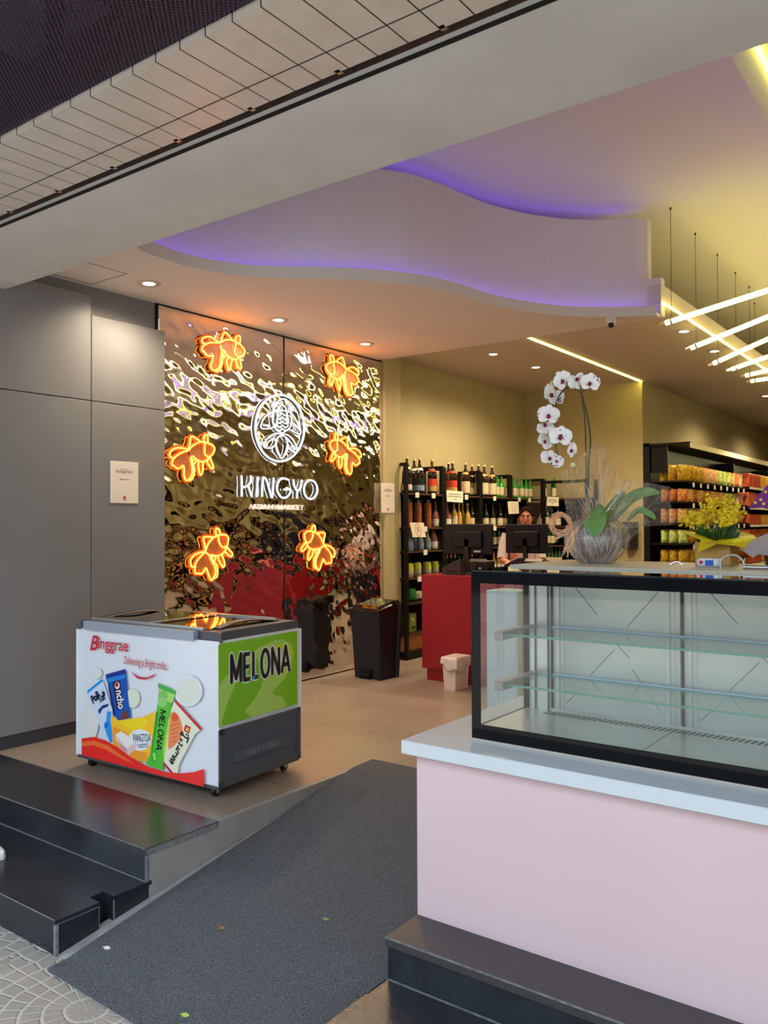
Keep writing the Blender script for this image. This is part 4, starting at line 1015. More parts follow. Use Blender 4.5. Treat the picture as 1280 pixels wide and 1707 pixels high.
def monitor(x, y, w_, h, ztop, zc, label, logo):
    t = thing('monitor', label, 'monitor', (x, y, zc), 0)
    m = MB().rbox((x-w_/2, y-.006, ztop-h), (x+w_/2, y+.022, ztop), .006, 2).build('housing', M_mon, t)
    MB().rbox((x-w_*.29, y-.03, ztop-h*.78), (x+w_*.31, y-.004, ztop-h*.24), .01, 2).build('rear_cover', M_mon, t)
    MB().box((x-w_/2+.01, y+.022, ztop-h+.02), (x+w_/2-.01, y+.0235, ztop-.012)).build('screen', mat('screen_dark', (30, 34, 44), .2) if 'screen_dark' not in bpy.data.materials else bpy.data.materials['screen_dark'], t)  # plain dark screen colour without emission
    g = MB(); g.box((x-.022, y-.03, zc+.012), (x+.022, y-.004, ztop-h*.5)); g.build('stand_neck', M_blk, t)
    MB().rbox((x-.11, y-.09, zc), (x+.11, y+.09, zc+.012), .004, 1).build('stand_foot', M_blk, t)
    if logo:
        text_mesh('logo', 'AOC', mat('logo_black', (8, 8, 8), .2), (x-w_*.27, y-.0305, ztop-h*.36), (1, 0, 0), (0, 0, 1), .035, t, .001, align='LEFT')
        MB().box((x+w_*.13, y-.008, ztop-h+.02), (x+w_*.27, y-.0065, ztop-h+.037)).build('sticker', mat('sticker_white', (190, 190, 190), .5), t)
    for k in range(3): 
        c = (x+.03+.03*k, y-.012, ztop-h*.86)
    return t
M_mon = mat('monitor_black', (14, 14, 18), .5, spec=.3)
monitor(-4.048, 6.80, .525, .285, 1.452, .98, 'black monitor seen from behind, left one with a raised logo', True)
monitor(-3.79, 7.50, .455, .29, 1.448, .98, 'black monitor seen from behind, right one in front of the cashier', False)
def printer(x, y, w_, label, z=.98):
    t = thing('receipt_printer', label, 'printer', (x, y, z), 0)
    MB().rbox((x-w_/2, y-.09, z), (x+w_/2, y+.09, z+.12), .012, 2).build('case', M_blk, t, True)
    MB().ext([(x-w_/2+.01, y-.092, z+.11), (x+w_/2-.01, y-.092, z+.11), (x+w_/2-.01, y-.05, z+.135), (x-w_/2+.01, y-.05, z+.135)], (0, 0, .004)).build('cover', mat('printer_cover', (92, 84, 60), .5) if 'printer_cover' not in bpy.data.materials else bpy.data.materials['printer_cover'], t)
    MB().box((x+.02, y-.0925, z+.03), (x+.05, y-.0905, z+.06)).build('sticker', bpy.data.materials['sticker_white'], t)
a = P(802, 940, 'y', 6.98); printer(a.x, 6.985, .2, 'black receipt printer under the left monitor')
a = P(895, 945, 'y', 7.28); printer(a.x, 7.28, .2, 'black receipt printer under the right monitor')
for (px, y, lb) in ((756, 6.60, 'dark purple card terminal left of the first monitor stand'), (858, 7.33, 'dark purple card terminal under the right monitor')):
    a = P(px, 940, 'y', y); x = a.x
    tt = thing('card_terminal', lb, 'card terminal', (x, y, .98))
    MB().ext([(x-.10, y-.05, .98), (x+.10, y-.05, .98), (x+.10, y-.05, 1.12), (x+.06, y-.05, 1.12), (x-.09, y-.05, 1.05)], (0, .10, 0)).build('case', mat('terminal_plum', (44, 34, 42), .45) if 'terminal_plum' not in bpy.data.materials else bpy.data.materials['terminal_plum'], tt)
    MB().box((x-.05, y-.052, 1.0), (x+.07, y-.05, 1.03)).build('front_strip', M_blk, tt)

# ---------------------------------------------------------------- bins
t = thing('pedal_bin', 'large black pedal bin with glossy lid between mirror and pillar', 'bin', (-4.76, 6.32, 0))
def taper(m, x0, x1, y0, y1, z0, z1, dx, dy, r=.03, seg=4, sl=0):
    rings = []
    for z, k in ((z0, 0), (z1, 1)):
        ring = []
        for (cx, cy, st) in ((x0+r-dx*k, y0+r-dy*k, PI), (x0+r-dx*k, y1-r+dy*k, PI/2), (x1-r+dx*k, y1-r+dy*k, 0), (x1-r+dx*k, y0+r-dy*k, -PI/2)):
            for j in range(seg+1):
                an = st-j/seg*PI/2; y = cy+math.sin(an)*r; ring.append((cx+math.cos(an)*r, y, z+(sl*(y-y0) if k else 0)))
        rings.append(ring)
    n = len(rings[0]); return m.add(rings[0]+rings[1], [list(range(n))[::-1], list(range(n, 2*n))]+[(i, (i+1) % n, n+(i+1) % n, n+i) for i in range(n)])
M_bin = mat('bin_plastic', (22, 22, 30), .45, bump=(200, .05))
M_lid = mat('bin_lid', (26, 20, 17), .14, spec=.6)
bx0, bx1, by0, by1 = -4.945, -4.60, 6.17, 6.47
taper(MB(), bx0, bx1, by0, by1, 0, .635, .025, .03, sl=.18).build('body', M_bin, t, True)
taper(MB(), bx0-.035, bx1+.035, by0-.045, by1+.04, .628, .652, 0, 0, .04, 5, sl=.18).build('lid_rim', M_lid, t, True)
g = MB(); taper(g, bx0-.03, bx1+.03, by0-.04, by1+.035, .648, .68, -.03, -.035, .04, 5, sl=.18); g.build('lid', M_lid, t, True)
MB().box((bx0+.075, by0-.004, 0.0), (bx0+.20, by0+.02, .085)).build('pedal_recess', mat('recess_black', (8, 8, 9), .8), t)
MB().rbox((bx0+.08, by0-.02, .03), (bx0+.195, by0+.01, .045), .004, 1).build('pedal', M_blk, t)
t = thing('waste_bin', 'small white waste bin with a plastic liner before the red counter', 'bin', (-3.86, 6.27, 0))
M_wb = mat('bin_white', (224, 208, 196), .4)
taper(MB(), -3.925, -3.80, 6.17, 6.37, 0, .27, .012, .012, .008, 2).build('body', M_wb, t)
M_bag = mat('bag_white', (226, 214, 206), .35, bump=(50, .4))
g = MB(); rr = random.Random(4)
def bag(u, v):
    a = u*2*PI; c, s_ = math.cos(a), math.sin(a); k = 1/max(abs(c), abs(s_))
    dr = .118-.105*(.5+.5*math.cos(a*1-2.4))*.8-.02*math.sin(a*5)
    z = .288-v*dr; o = 1+.05*v+.02*math.sin(a*9+v*4)
    return (-3.8625+.080*c*k*o, 6.27+.116*s_*k*o, z)
g.grid(bag, 49, 6); g.build('liner_bag', M_bag, t, True, solid=.002)
MB().rbox((-3.94, 6.155, .268), (-3.785, 6.385, .292), .006, 1).build('lid', M_wb, t)
# ---------------------------------------------------------------- bottle shelves
M_sh = mat('shelf_black', (9, 8, 8), .45, spec=.3)
M_lip = mat('shelf_lip', (84, 52, 34), .5)
M_woodb = mat('wood_board', (176, 112, 58), .45, noise=(6, (150, 88, 42)))
SX0, SX1 = -5.38, -5.07
SYS = [7.245, 8.0, 8.84, 9.62, 10.60]
SZ = [1.792, 1.42, 1.164, .877, .609, .29]
ordn = ('first', 'second', 'third', 'fourth', 'fifth')
for i in range(4):
    y0, y1 = SYS[i], SYS[i+1]-.002; zt = 2.113-.012*i
    t = thing('bottle_shelf', 'black open bottle shelf unit, %s from the pillar' % ordn[i], 'shelf', ((SX0+SX1)/2, (y0+y1)/2, 0), 0, 'black bottle shelves')
    for (x, y) in ((SX1-.04, y0), (SX1-.04, y1-.04), (SX0, y0), (SX0, y1-.04)):
        MB().box((x, y, 0), (x+.04, y+.04, zt)).build('post', M_sh, t)
    g = MB()
    for y in (y0, y1-.04):
        MB().box((SX0+.04, y+.004, zt-.035), (SX1-.04, y+.036, zt)).build('rail', M_sh, t)
    MB().box((SX0+.04, y0+.001, 0), (SX1-.004, y1-.001, .085)).build('base', M_sh, t)
    for z in SZ:
        b = MB().box((SX0, y0+.001, z-.022), (SX1-.006, y1-.001, z)).build('shelf_board', M_sh, t)
        MB().box((SX1-.006, y0+.04, z-.02), (SX1-.001, y1-.04, z-.004)).build('lip', M_lip, b)
        MB().tube([(SX1-.012, y0+.04, z+.03), (SX1-.012, y1-.04, z+.03)], .0025, 6).build('guard_wire', M_sh, b)
    MB().box((SX0+.0, y0+.04, .09), (SX0+.012, y1-.04, 1.77)).build('back_panel', mat('shelf_back', (11, 8, 8), .7) if i == 0 else bpy.data.materials['shelf_back'], t)
    MB().box((SX0+.05, y0+.04, .086), (SX1-.05, y1-.04, .265)).build('lower_panel', M_woodb, t)
# shelf against the back wall
BX0, BX1, BY0, BY1 = -4.96, -4.30, 10.28, 10.62
t = thing('bottle_shelf', 'black bottle shelf unit standing against the rear wall beside the orchid', 'shelf', ((BX0+BX1)/2, 10.45, 0), 0, 'black bottle shelves')
for x in (BX0, BX1-.04):
    for y in (BY0, BY1-.04): MB().box((x, y, 0), (x+.04, y+.04, 2.04)).build('post', M_sh, t)
MB().box((BX0+.04, BY0+.004, 1.99), (BX1-.04, BY0+.036, 2.03)).build('rail', M_sh, t)
for z in SZ:
    b = MB().box((BX0, BY0+.006, z-.022), (BX1, BY1, z)).build('shelf_board', M_sh, t)
    MB().box((BX0+.04, BY0, z-.02), (BX1-.04, BY0+.005, z-.004)).build('lip', M_lip, b)
MB().box((BX0+.04, BY1-.012, .09), (BX1-.04, BY1, 1.77)).build('back_panel', bpy.data.materials['shelf_back'], t)

# bottle prototypes, local coordinates
M_gb = mat('brown_bottle_glass', (36, 18, 10), .08, spec=.8)
M_gg = mat('green_bottle_glass', (30, 132, 42), .07, spec=.8, em=(.02, .2, .03), es=.0)
M_gd = mat('dark_green_glass', (18, 52, 26), .08, spec=.8)
M_gk = mat('black_bottle_glass', (18, 15, 14), .08, spec=.8)
M_gc = mat('clear_bottle_glass', (150, 168, 170), .06, spec=.8)
M_gp = mat('rose_bottle_glass', (150, 92, 86), .12)
M_gy = mat('yellow_bottle_glass', (186, 148, 62), .12)
M_gor = mat('orange_carton', (190, 112, 52), .4, noise=(60, (120, 60, 26)))
M_cart = mat('grey_carton', (156, 140, 124), .5, noise=(80, (130, 116, 104)))
M_capc = mat('cap_cream', (226, 206, 160), .4); M_capg = mat('cap_green', (60, 120, 70), .35); M_capr = mat('cap_red', (150, 34, 44), .35); M_capp = mat('cap_pink', (206, 110, 120), .35)
L = {k: mat('label_'+k, c, .5, noise=n) for k, c, n in (('white', (232, 226, 210), None), ('black', (18, 18, 18), None), ('red', (208, 62, 34), None), ('gold', (222, 176, 92), (90, (176, 130, 66))), ('cream', (226, 212, 176), (140, (190, 172, 132))), ('lime', (196, 206, 60), None), ('blue', (170, 196, 214), (120, (90, 110, 150))))}
protos = {}
def bottle(kind, r, h, glass, cap, label=None, neck=None, sh=.55, nr=.3, lz=(.07, .43), capz=.06, band=None):
    root = bpy.data.objects.new('bottle', None); COL.objects.link(root); root.empty_display_size = .02; ORI[root.name] = Vector((0, 0, 0))
    pr = [(r*.92, 0), (r, .006), (r, h*sh), (r*.93, h*(sh+.05)), (r*.62, h*(sh+.15)), (r*nr*1.1, h*(sh+.27)), (r*nr, h*.95), (r*nr*1.1, h*(1-capz))]
    body = MB().lathe(pr, n=12).build('body', glass, root, True)
    MB().lathe([(r*nr*1.25, h*(1-capz)), (r*nr*1.25, h)], n=10).build('cap', cap, root, True)
    if label:
        lm, lh, lw_ = label, lz, r*1.015
        MB().lathe([(lw_, h*lh[0]), (lw_, h*lh[1])], n=12, cap=False).build('front_label', lm, root, True)
        if band: MB().lathe([(lw_*1.01, h*lh[0]), (lw_*1.01, h*(lh[0]+(lh[1]-lh[0])*.45))], n=12, cap=False).build('label_band', band, root, True)
    if neck: MB().lathe([(r*.80, h*(sh+.095)), (r*.60, h*(sh+.165))], n=12, cap=False).build('neck_label', neck, root, True)
    protos[kind] = [root, False]
bottle('sake_dark', .055, .40, M_gb, M_capc, L['black'], L['white'], .55, .26, band=L['blue'])
bottle('sake_white', .055, .40, M_gb, M_capc, L['black'], L['white'], .55, .26, band=L['white'])
bottle('sake_red', .055, .40, M_gb, M_capc, L['red'], L['red'], .55, .26, band=L['gold'])
bottle('sake_cream', .055, .40, M_gb, M_capc, L['cream'], L['gold'], .55, .26)
bottle('soju', .033, .27, M_gg, M_capg, L['cream'], None, .5, .36, (.1, .5))
bottle('soju_dark', .033, .27, M_gd, M_capr, L['cream'], None, .5, .36, (.1, .45))
bottle('rose', .05, .29, M_gp, M_gp, L['white'], None, .42, .26, (.05, .32))
bottle('yellow', .045, .29, M_gy, M_gp, L['cream'], None, .48, .3, (.05, .45))
bottle('amber', .036, .28, M_gy, M_capc, L['gold'], None, .45, .3, (.03, .45))
bottle('dark', .04, .29, M_gk, M_gk, L['cream'], None, .48, .3, (.04, .36))
bottle('clear', .04, .235, M_gc, M_gc, L['blue'], None, .45, .3, (.08, .35))
bottle('pinkcap', .028, .23, M_gk, M_capp, L['white'], None, .42, .4, (.08, .34), capz=.22)
bottle('pale', .032, .22, M_gy, M_capp, L['white'], None, .42, .36, (.1, .3), capz=.16)
def tubecarton():
    root = bpy.data.objects.new('carton_tube', None); COL.objects.link(root); ORI[root.name] = Vector((0, 0, 0))
    MB().lathe([(.04, 0), (.04, .30)], n=14).build('tube', M_gor, root, True); MB().lathe([(.041, .27), (.041, .305), (0, .306)], n=14).build('lid', M_gk, root, True)
    protos['tube'] = [root, False]
tubecarton()
def jar():
    root = bpy.data.objects.new('drink_can', None); COL.objects.link(root); ORI[root.name] = Vector((0, 0, 0))
    MB().lathe([(.045, 0), (.05, .006), (.05, .12), (.042, .15)], n=14).build('can_body', L['cream'], root, True)
    MB().lathe([(.0505, .075), (.0505, .12), (.043, .151), (0, .152)], n=14).build('lid_film', L['lime'], root, True)
    protos['can'] = [root, False]
jar()
KN = {'sake_dark': 'brown sake bottle with black label', 'sake_white': 'brown sake bottle with white label', 'sake_red': 'brown sake bottle with red label', 'sake_cream': 'brown sake bottle with cream label',
      'soju': 'bright green bottle', 'soju_dark': 'dark green bottle with cream label', 'rose': 'dull pink bottle', 'yellow': 'yellow bottle with cream label', 'amber': 'slim amber bottle',
      'dark': 'black bottle with cream label', 'clear': 'clear bottle with bluish label', 'pinkcap': 'dark bottle with long pink cap', 'pale': 'small pale wine bottle', 'tube': 'orange patterned carton tube', 'can': 'cream can with lime top'}
RN = ['top shelf', 'second shelf', 'third shelf', 'fourth shelf', 'fifth shelf']
cnt = {}
def put(kind, x, y, z, row, where):
    p = protos[kind]
    k = (kind, row, where); cnt[k] = cnt.get(k, 0)+1
    nth = ('first', 'second', 'third', 'fourth', 'fifth', 'sixth', 'seventh', 'eighth', 'ninth', 'tenth', 'eleventh', 'twelfth', 'thirteenth')[cnt[k]-1]
    label = '%s, %s on %s%s' % (KN[kind], nth, RN[row], where)
    o = p[0] if not p[1] else dup(p[0]); p[1] = True
    o.location = (x, y, z); o.rotation_euler = (0, 0, random.uniform(0, 6)); o['label'] = label; o['category'] = 'bottle' if kind not in ('tube', 'can') else ('carton' if kind == 'tube' else 'can')
    o['group'] = 'bottles on the '+RN[row]+where if kind not in ('tube', 'can') else 'drinks on the '+RN[row]
ROWS = {
 0: [(678.5, 'sake_white', 0), (690.5, 'sake_dark', .09), (699.5, 'sake_dark', 0), (721, 'sake_red', 0), (748, 'sake_red', .10), (754.5, 'sake_red', 0), (776, 'sake_cream', 0), (787, 'sake_cream', .10), (792.5, 'sake_cream', 0), (807.5, 'sake_cream', 0), (820.5, 'sake_cream', 0),
     (829, 'soju', 0), (834, 'soju', .08), (841, 'soju', 0), (846, 'soju', .08), (858, 'soju', 0), (863, 'soju', .08), (870, 'soju', 0), (877, 'soju', .0), (884, 'soju', 0), (889, 'soju_dark', .06), (893, 'soju_dark', 0), (897, 'soju_dark', .05)],
 1: [(681, 'tube', 0), (696.5, 'tube', 0), (713, 'tube', 0), (726, 'rose', 0), (735, 'rose', .05), (745, 'rose', 0), (756.5, 'yellow', 0), (765, 'amber', 0), (771, 'amber', .07), (779, 'amber', 0), (786, 'dark', 0), (809.5, 'dark', 0), (821, 'dark', 0), (833, 'dark', 0), (843, 'dark', 0), (866, 'dark', .05), (893, 'dark', 0), (900, 'dark', 0)],
 2: [(683, 'clear', 0), (690, 'clear', .08), (700, 'clear', 0), (712, 'clear', 0), (722, 'rose', .02), (734, 'rose', 0), (747, 'clear', .0), (823, 'soju_dark', 0), (831, 'soju_dark', 0), (838, 'soju_dark', .06)],
 3: [(681, 'can', 0), (694.5, 'can', 0), (711, 'can', 0), (724.5, 'can', 0), (735.5, 'pinkcap', 0), (744.5, 'pinkcap', 0), (751, 'pinkcap', 0), (757.5, 'pinkcap', 0), (764, 'soju_dark', 0), (771, 'soju_dark', 0), (778, 'pinkcap', .04), (786, 'pinkcap', 0), (794, 'pinkcap', 0), (822.5, 'pale', 0), (829.5, 'pale', 0), (835.5, 'pale', 0), (841.5, 'pale', 0), (848, 'pinkcap', 0)],
}
sc_ = {2: .8}
RAD = {'sake': .055, 'soju': .033, 'rose': .05, 'yellow': .045, 'amber': .036, 'dark': .04, 'clear': .04, 'pinkcap': .028, 'pale': .032, 'tube': .041, 'can': .05}
for row, L_ in ROWS.items():
    last = {}
    for (px, kind, back) in L_:
        lane = 0 if back < .03 else 1; x = -5.168-.108*lane; p = P(px, 860, 'x', x); r_ = RAD[kind.split('_')[0]]
        y = max(p.y, 7.30+r_, last.get(lane, 0)+r_+.003)
        for yp in SYS[1:-1]:
            if yp-.05-r_ < y < yp+.05+r_ and row == 0: y = yp-.05-r_ if p.y < yp-.0 and last.get(lane, 0)+r_ < yp-.05-r_ else yp+.05+r_
        if y > 10.55-r_: continue
        last[lane] = y+r_
        put(kind, x, y, SZ[row]+.0005, row, '')
for row, L_ in {0: [(908.5, 'soju'), (924, 'soju')], 1: [(906, 'dark'), (913, 'soju_dark'), (920, 'dark'), (930, 'dark')], 2: [(915, 'soju_dark'), (921, 'soju_dark')], 3: [(908.5, 'soju_dark'), (914.5, 'soju_dark'), (920.5, 'soju_dark'), (926.5, 'soju_dark'), (932.5, 'soju_dark')]}.items():
    for px, kind in L_:
        p = P(px, 860, 'y', 10.36); put(kind, p.x, 10.36, SZ[row]+.0005, row, ' by the rear wall')
# grey cartons between the tubes, rose bottles on the third shelf
for px, w in ((689, 'left'), (705, 'right')):
    p = P(px, 860, 'x', -5.2); tag(MB().box((-5.33, p.y-.03, SZ[1]), (-5.23, p.y+.03, SZ[1]+.24)).build('carton', M_cart), 'grey printed carton, %s one between the orange tubes' % w, 'carton', 'grey cartons')
# low shelves: bags and boxes
def pillow(m, c, w, h, d, seg=7, ax='x'):
    def fn(sgn):
        def g_(u, v):
            a = (u-.5)*2; b = (v-.5)*2; bul = max(0, (1-abs(a)**2.4)*(1-abs(b)**3.2))**.55
            o = sgn*d/2*bul
            return (c[0]+o, c[1]+a*w/2*(1-.06*(1-abs(b))), c[2]+v*h) if ax == 'x' else (c[0]+a*w/2, c[1]+o, c[2]+v*h)
        return g_
    m.grid(fn(1), seg, seg); m.grid(fn(-1), seg, seg); return m
for px, row, c, lb in ((697, 4, (226, 218, 196), 'white soft pack on the fifth shelf beside the red counter'), (686, 4, (60, 150, 70), 'green soft pack on the fifth shelf near the pillar')):
    p = P(px, 980, 'x', -5.2); m = pillow(MB(), (-5.2, p.y, SZ[4]+.001), .12, .14 if c[1] < 200 else .10, .10); tag(m.build('soft_pack', mat('soft_pack_%d' % px, c, .4), smooth=True), lb, 'pack')
for px, w, h, c, lb in ((688.5, .12, .19, (136, 150, 54), 'olive green carton with handle near the floor beside the red counter'), (700, .16, .22, (54, 30, 92), 'purple carton on the lowest shelf beside the red counter')):
    p = P(px, 1030, 'x', -5.12 if c[0] > 60 else -5.25); t = thing('drinks_carton', lb, 'carton', (-5.15, p.y, SZ[5]))
    x0 = -5.21 if c[0] > 60 else -5.25
    MB().box((x0-.08, p.y-w/2, SZ[5]), (x0+.09, p.y+w/2, SZ[5]+h)).build('box', mat('carton_%d' % c[0], c, .5, noise=(14, tuple(int(v*.8) for v in c))), t)
    MB().box((x0+.0905, p.y-w*.3, SZ[5]+.035), (x0+.092, p.y+w*.3, SZ[5]+.055)).build('handle_slot', M_blk, t)
    MB().box((x0+.0905, p.y-w*.3, SZ[5]+h*.6), (x0+.092, p.y+w*.15, SZ[5]+h*.78)).build('label_panel', L['cream'], t)
# price tags
tg = None
for row, pxs in {0: (696, 723, 778, 825, 866, 883), 1: (709, 825), 2: (709,), 3: (699, 708)}.items():
    for px in pxs:
        p = P(px, 860, 'x', SX1+.004); z = SZ[row]
        if tg is None: tg = MB().box((SX1-.0005, -.035, -.045), (SX1+.0025, .035, .012)).build('price_tag', L['white'], origin=(SX1, 0, 0)); o = tg
        else: o = tg.copy(); COL.objects.link(o)
        o.location = (SX1+.001, p.y, z-.005); tag(o, 'white price tag on the %s edge, at photo column %d' % (RN[row], px), 'price tag', 'price tags on the bottle shelves')
        o['label'] = 'white price tag on the %s, near %s' % (RN[row], {696: 'black label sake bottles', 723: 'single red label sake bottle', 778: 'cream label sake bottles', 825: 'first green bottles' if row == 0 else 'black bottles', 866: 'middle green bottles', 883: 'last green bottles', 709: 'third orange tube' if row == 1 else 'clear bottles', 699: 'second lime can', 708: 'third lime can'}[px])
# paper notices
M_pap = mat('paper_cream', (236, 226, 202), .7); M_ink = mat('ink_grey', (110, 100, 84), .7); M_inkr = mat('ink_red', (170, 70, 50), .7)
def paper(c4, pl, label, kind):
    q = [P(x, y, *pl) for x, y in c4]; n = Vector((1, 0, 0)) if pl[0] == 'x' else Vector((0, -1, 0))
    c = sum(q, Vector())/4; t = thing('paper_notice', label, 'notice', tuple(c))
    MB().ext([p for p in q], -n*.002).build('sheet', M_pap, t)
    ux = (q[1]-q[0]).normalized(); up = (q[0]-q[3]).normalized(); w = (q[1]-q[0]).length; h = (q[0]-q[3]).length; o = c+n*.001
    g = MB()
    if kind == 'text':
        for k, (s_, z_) in enumerate(((.7, .2), (.8, 0), (.15, -.25))): g.tube([o-ux*w*s_/2+up*h*z_, o+ux*w*s_/2+up*h*z_], (.004, .0006), 6, flat=tuple(n))
        g.build('print_lines', M_ink, t)
    elif kind == 'logo':
        g.tube([o+ux*.05*math.cos(a)+up*.075*math.sin(a) for a in [2*PI*k/20 for k in range(20)]], (.003, .0006), 6, closed=True, flat=tuple(n))
        g.tube([o-ux*.02+up*.03, o+up*-.03, o+ux*.02+up*.03], (.003, .0006), 6, flat=tuple(n)); g.tube([o+up*-.03, o+up*.05], (.003, .0006), 6, flat=tuple(n)); g.build('printed_emblem', M_inkr, t)
    else:
        g.tube([o+ux*a+up*b for a, b in ((-.04, .055), (.04, .055), (.04, -.055), (-.04, -.055))], (.003, .0006), 6, closed=True, flat=tuple(n)); g.build('printed_frame', M_ink, t)
paper(((744, 817), (772, 819.5), (771.5, 838), (745, 836)), ('x', SX1+.012), 'cream notice with printed lines under the red label sake bottles', 'text')
paper(((683, 871), (706, 871.5), (710, 895.5), (688, 895.5)), ('x', SX1+.014), 'tilted cream card with a red oval emblem on the left shelf', 'logo')
paper(((846, 836), (864, 836), (865, 856), (848, 857)), ('x', SX1+.012), 'cream notice with a small printed frame above the cashier', 'frame')
paper(((912, 828), (931, 829), (931, 844), (911, 843)), ('y', BY0-.01), 'cream notice with printed lines below the rear green bottles', 'text')
# wall cards
for (c4, lb, xx) in ((((183.5, 768), (230, 771.3), (230, 839.5), (184, 838)), 'white Instagram card on the grey wall panel', XW+.0135), (((635, 805), (657, 806), (657, 855), (635, 855)), 'cream Instagram card on the pillar beside the mirror', -5.158)):
    q = [P(x, y, 'x', xx) for x, y in c4]; c = sum(q, Vector())/4; t = thing('wall_card', lb, 'sign', tuple(c), 0, None)
    y0, y1 = q[0].y, q[1].y; z1, z0 = (q[0].z+q[1].z)/2, (q[2].z+q[3].z)/2; w = y1-y0; h = z1-z0
    MB().rbox((xx-.001, y0, z0), (xx+.004, y1, z1), .001, 1).build('card', mat('card_white', (226, 216, 204), .5) if 'card_white' not in bpy.data.materials else bpy.data.materials['card_white'], t)
    mi = mat('card_ink', (90, 48, 46), .6) if 'card_ink' not in bpy.data.materials else bpy.data.materials['card_ink']
    for s_, zz, sz_, f_ in (('Nos siga no', .80, .014, .28), ('Instagram!', .725, .034, .60), ('@kingyomarket', .56, .014, .34)):
        text_mesh('card_lettering', s_, mi, (xx+.0045, (y0+y1)/2, z0+h*zz), (0, 1, 0), (0, 0, 1), sz_, t, .0004, fit=w*f_)
    MB().ext([(xx+.004, (y0+y1)/2+.012*math.cos(a), z0+h*.13+.014*math.sin(a)) for a in [2*PI*k/14 for k in range(14)]], (.0008, 0, 0)).build('card_emblem', M_inkr, t)
    text_mesh('card_lettering', 'KINGYO', M_inkr, (xx+.0045, (y0+y1)/2, z0+h*.065), (0, 1, 0), (0, 0, 1), .012, t, .0004, fit=w*.16)
# ---------------------------------------------------------------- snack shelf on the rear left wall
SNX0, SNX1, SNY0 = -3.695, -3.10, 10.665
M_can = emis('lit_canopy_edge', (1, .90, .55), 1.0)
M_seg = mat('canopy_edge_cream', (246, 238, 206), .5)
t = thing('snack_shelf', 'long black snack shelf with a pale canopy edge along the far left wall', 'shelf', (-3.4, 14.3, 0))
MB().box((SNX0, SNY0, 0), (SNX0+.075, SNY0+.04, 2.49)).build('end_panel', M_sh, t)
MB().box((SNX0, SNY0+.04, 0), (SNX0+.03, 18.2, 2.47)).build('back_panel', M_sh, t)
MB().box((SNX0, SNY0+.0, 2.45), (SNX1-.004, 18.2, 2.48)).build('canopy', M_sh, t)
MB().box((SNX1-.004, SNY0+.01, 2.405), (SNX1+.004, 18.2, 2.475)).build('canopy_edge', M_seg, t)
MB().box((SNX0+.03, SNY0+.04, 0), (SNX1-.1, 18.2, .45)).build('base', M_sh, t)
for y in (13.95, 16.4): MB().box((SNX0+.03, y, .45), (SNX1-.28, y+.035, 2.40)).build('divider', M_sh, t)
RZ = [(2.212, 1.996), (1.899, 1.728), (1.646, 1.453), (1.371, 1.193), (1.112, .927)]
PK = {'yellow': (206, 186, 44), 'orange': (214, 120, 52), 'red': (178, 52, 40), 'pink': (206, 120, 100), 'lime': (136, 176, 60), 'cream': (224, 206, 150), 'teal': (70, 140, 120), 'gold': (220, 160, 60)}
PM = {k: mat('snack_'+k, c, .35, noise=(30, {'yellow': (150, 60, 40), 'orange': (236, 206, 150), 'red': (226, 170, 90), 'pink': (236, 214, 190), 'lime': (226, 224, 150), 'cream': (190, 80, 50), 'teal': (226, 216, 180), 'gold': (160, 50, 36)}[k])) for k, c in PK.items()}
PS = {}
for k in PK:
    g = pillow(MB(), (0, 0, 0), .175, .24, .055, 7); g.smooth = True
    PS[k] = g
made = {}
ORDER = [['yellow', 'yellow', 'yellow', 'yellow', 'orange', 'pink', 'orange', 'lime', 'lime', 'lime', 'orange', 'red', 'pink'],
         ['red', 'orange', 'gold', 'orange', 'gold', 'cream', 'orange', 'orange', 'cream', 'lime', 'lime', 'pink', 'pink'],
         ['cream', 'teal', 'cream', 'teal', 'orange', 'gold', 'orange', 'orange', 'red', 'cream', 'pink', 'pink', 'pink'],
         ['lime', 'yellow', 'yellow', 'lime', 'yellow', 'lime', 'orange', 'gold', 'red', 'red', 'teal', 'teal', 'teal'],
         ['yellow', 'yellow', 'yellow', 'cream', 'orange', 'pink', 'orange', 'orange', 'gold', 'orange', 'red', 'red', 'gold']]
rown = ('top', 'second', 'middle', 'fourth', 'lowest')
MB().box((SNX0+.03, SNY0+.045, 2.10), (SNX1-.30, SNY0+.06, 2.45)).build('bracket', M_sh, t)
for r_, (zt, zb) in enumerate(RZ):
    for k in range(13):
        y = 10.83+k*.238; c = ORDER[r_][k]
        for lane in range(3 if k < 4 else 2):
            x = SNX1-.15-.11*lane; 
            if c not in made:
                o = PS[c].build('snack_packet', PM[c], smooth=True, origin=(0, 0, 0)); made[c] = o
            else:
                o = made[c].copy(); COL.objects.link(o)
            o.location = (x, y+random.uniform(-.01, .01), zb+.003); o.scale = (1, 1, (zt-zb)/.25); o.rotation_euler = (0, random.uniform(-.06, .06), random.uniform(-.12, .12)-.5)
            tag(o, '%s snack packet, number %d along the %s hook row, %s lane' % (c, k+1, rown[r_], ('front', 'back', 'rear')[lane]), 'snack packet', 'snack packets on the hooks')
            words = ('first', 'second', 'third', 'fourth', 'fifth', 'sixth', 'seventh', 'eighth', 'ninth', 'tenth', 'eleventh', 'twelfth', 'thirteenth')
            o['label'] = '%s snack packet, %s from the beige wall on the %s hook row%s' % (c, words[k], rown[r_], ('', ', hanging behind', ', hanging rearmost')[lane])
    b = MB().box((SNX0+.03, SNY0+.05, zb-.02), (SNX1-.06, 13.94, zb-.002)).build('shelf_board', M_sh, t)
    for k in range(9):
        y = 11.0+k*.33; z = zb-.03
        o = MB().box((SNX1-.062, y-.035, z-.05), (SNX1-.056, y+.035, z+.01)).build('price_ticket', L['white'], b)
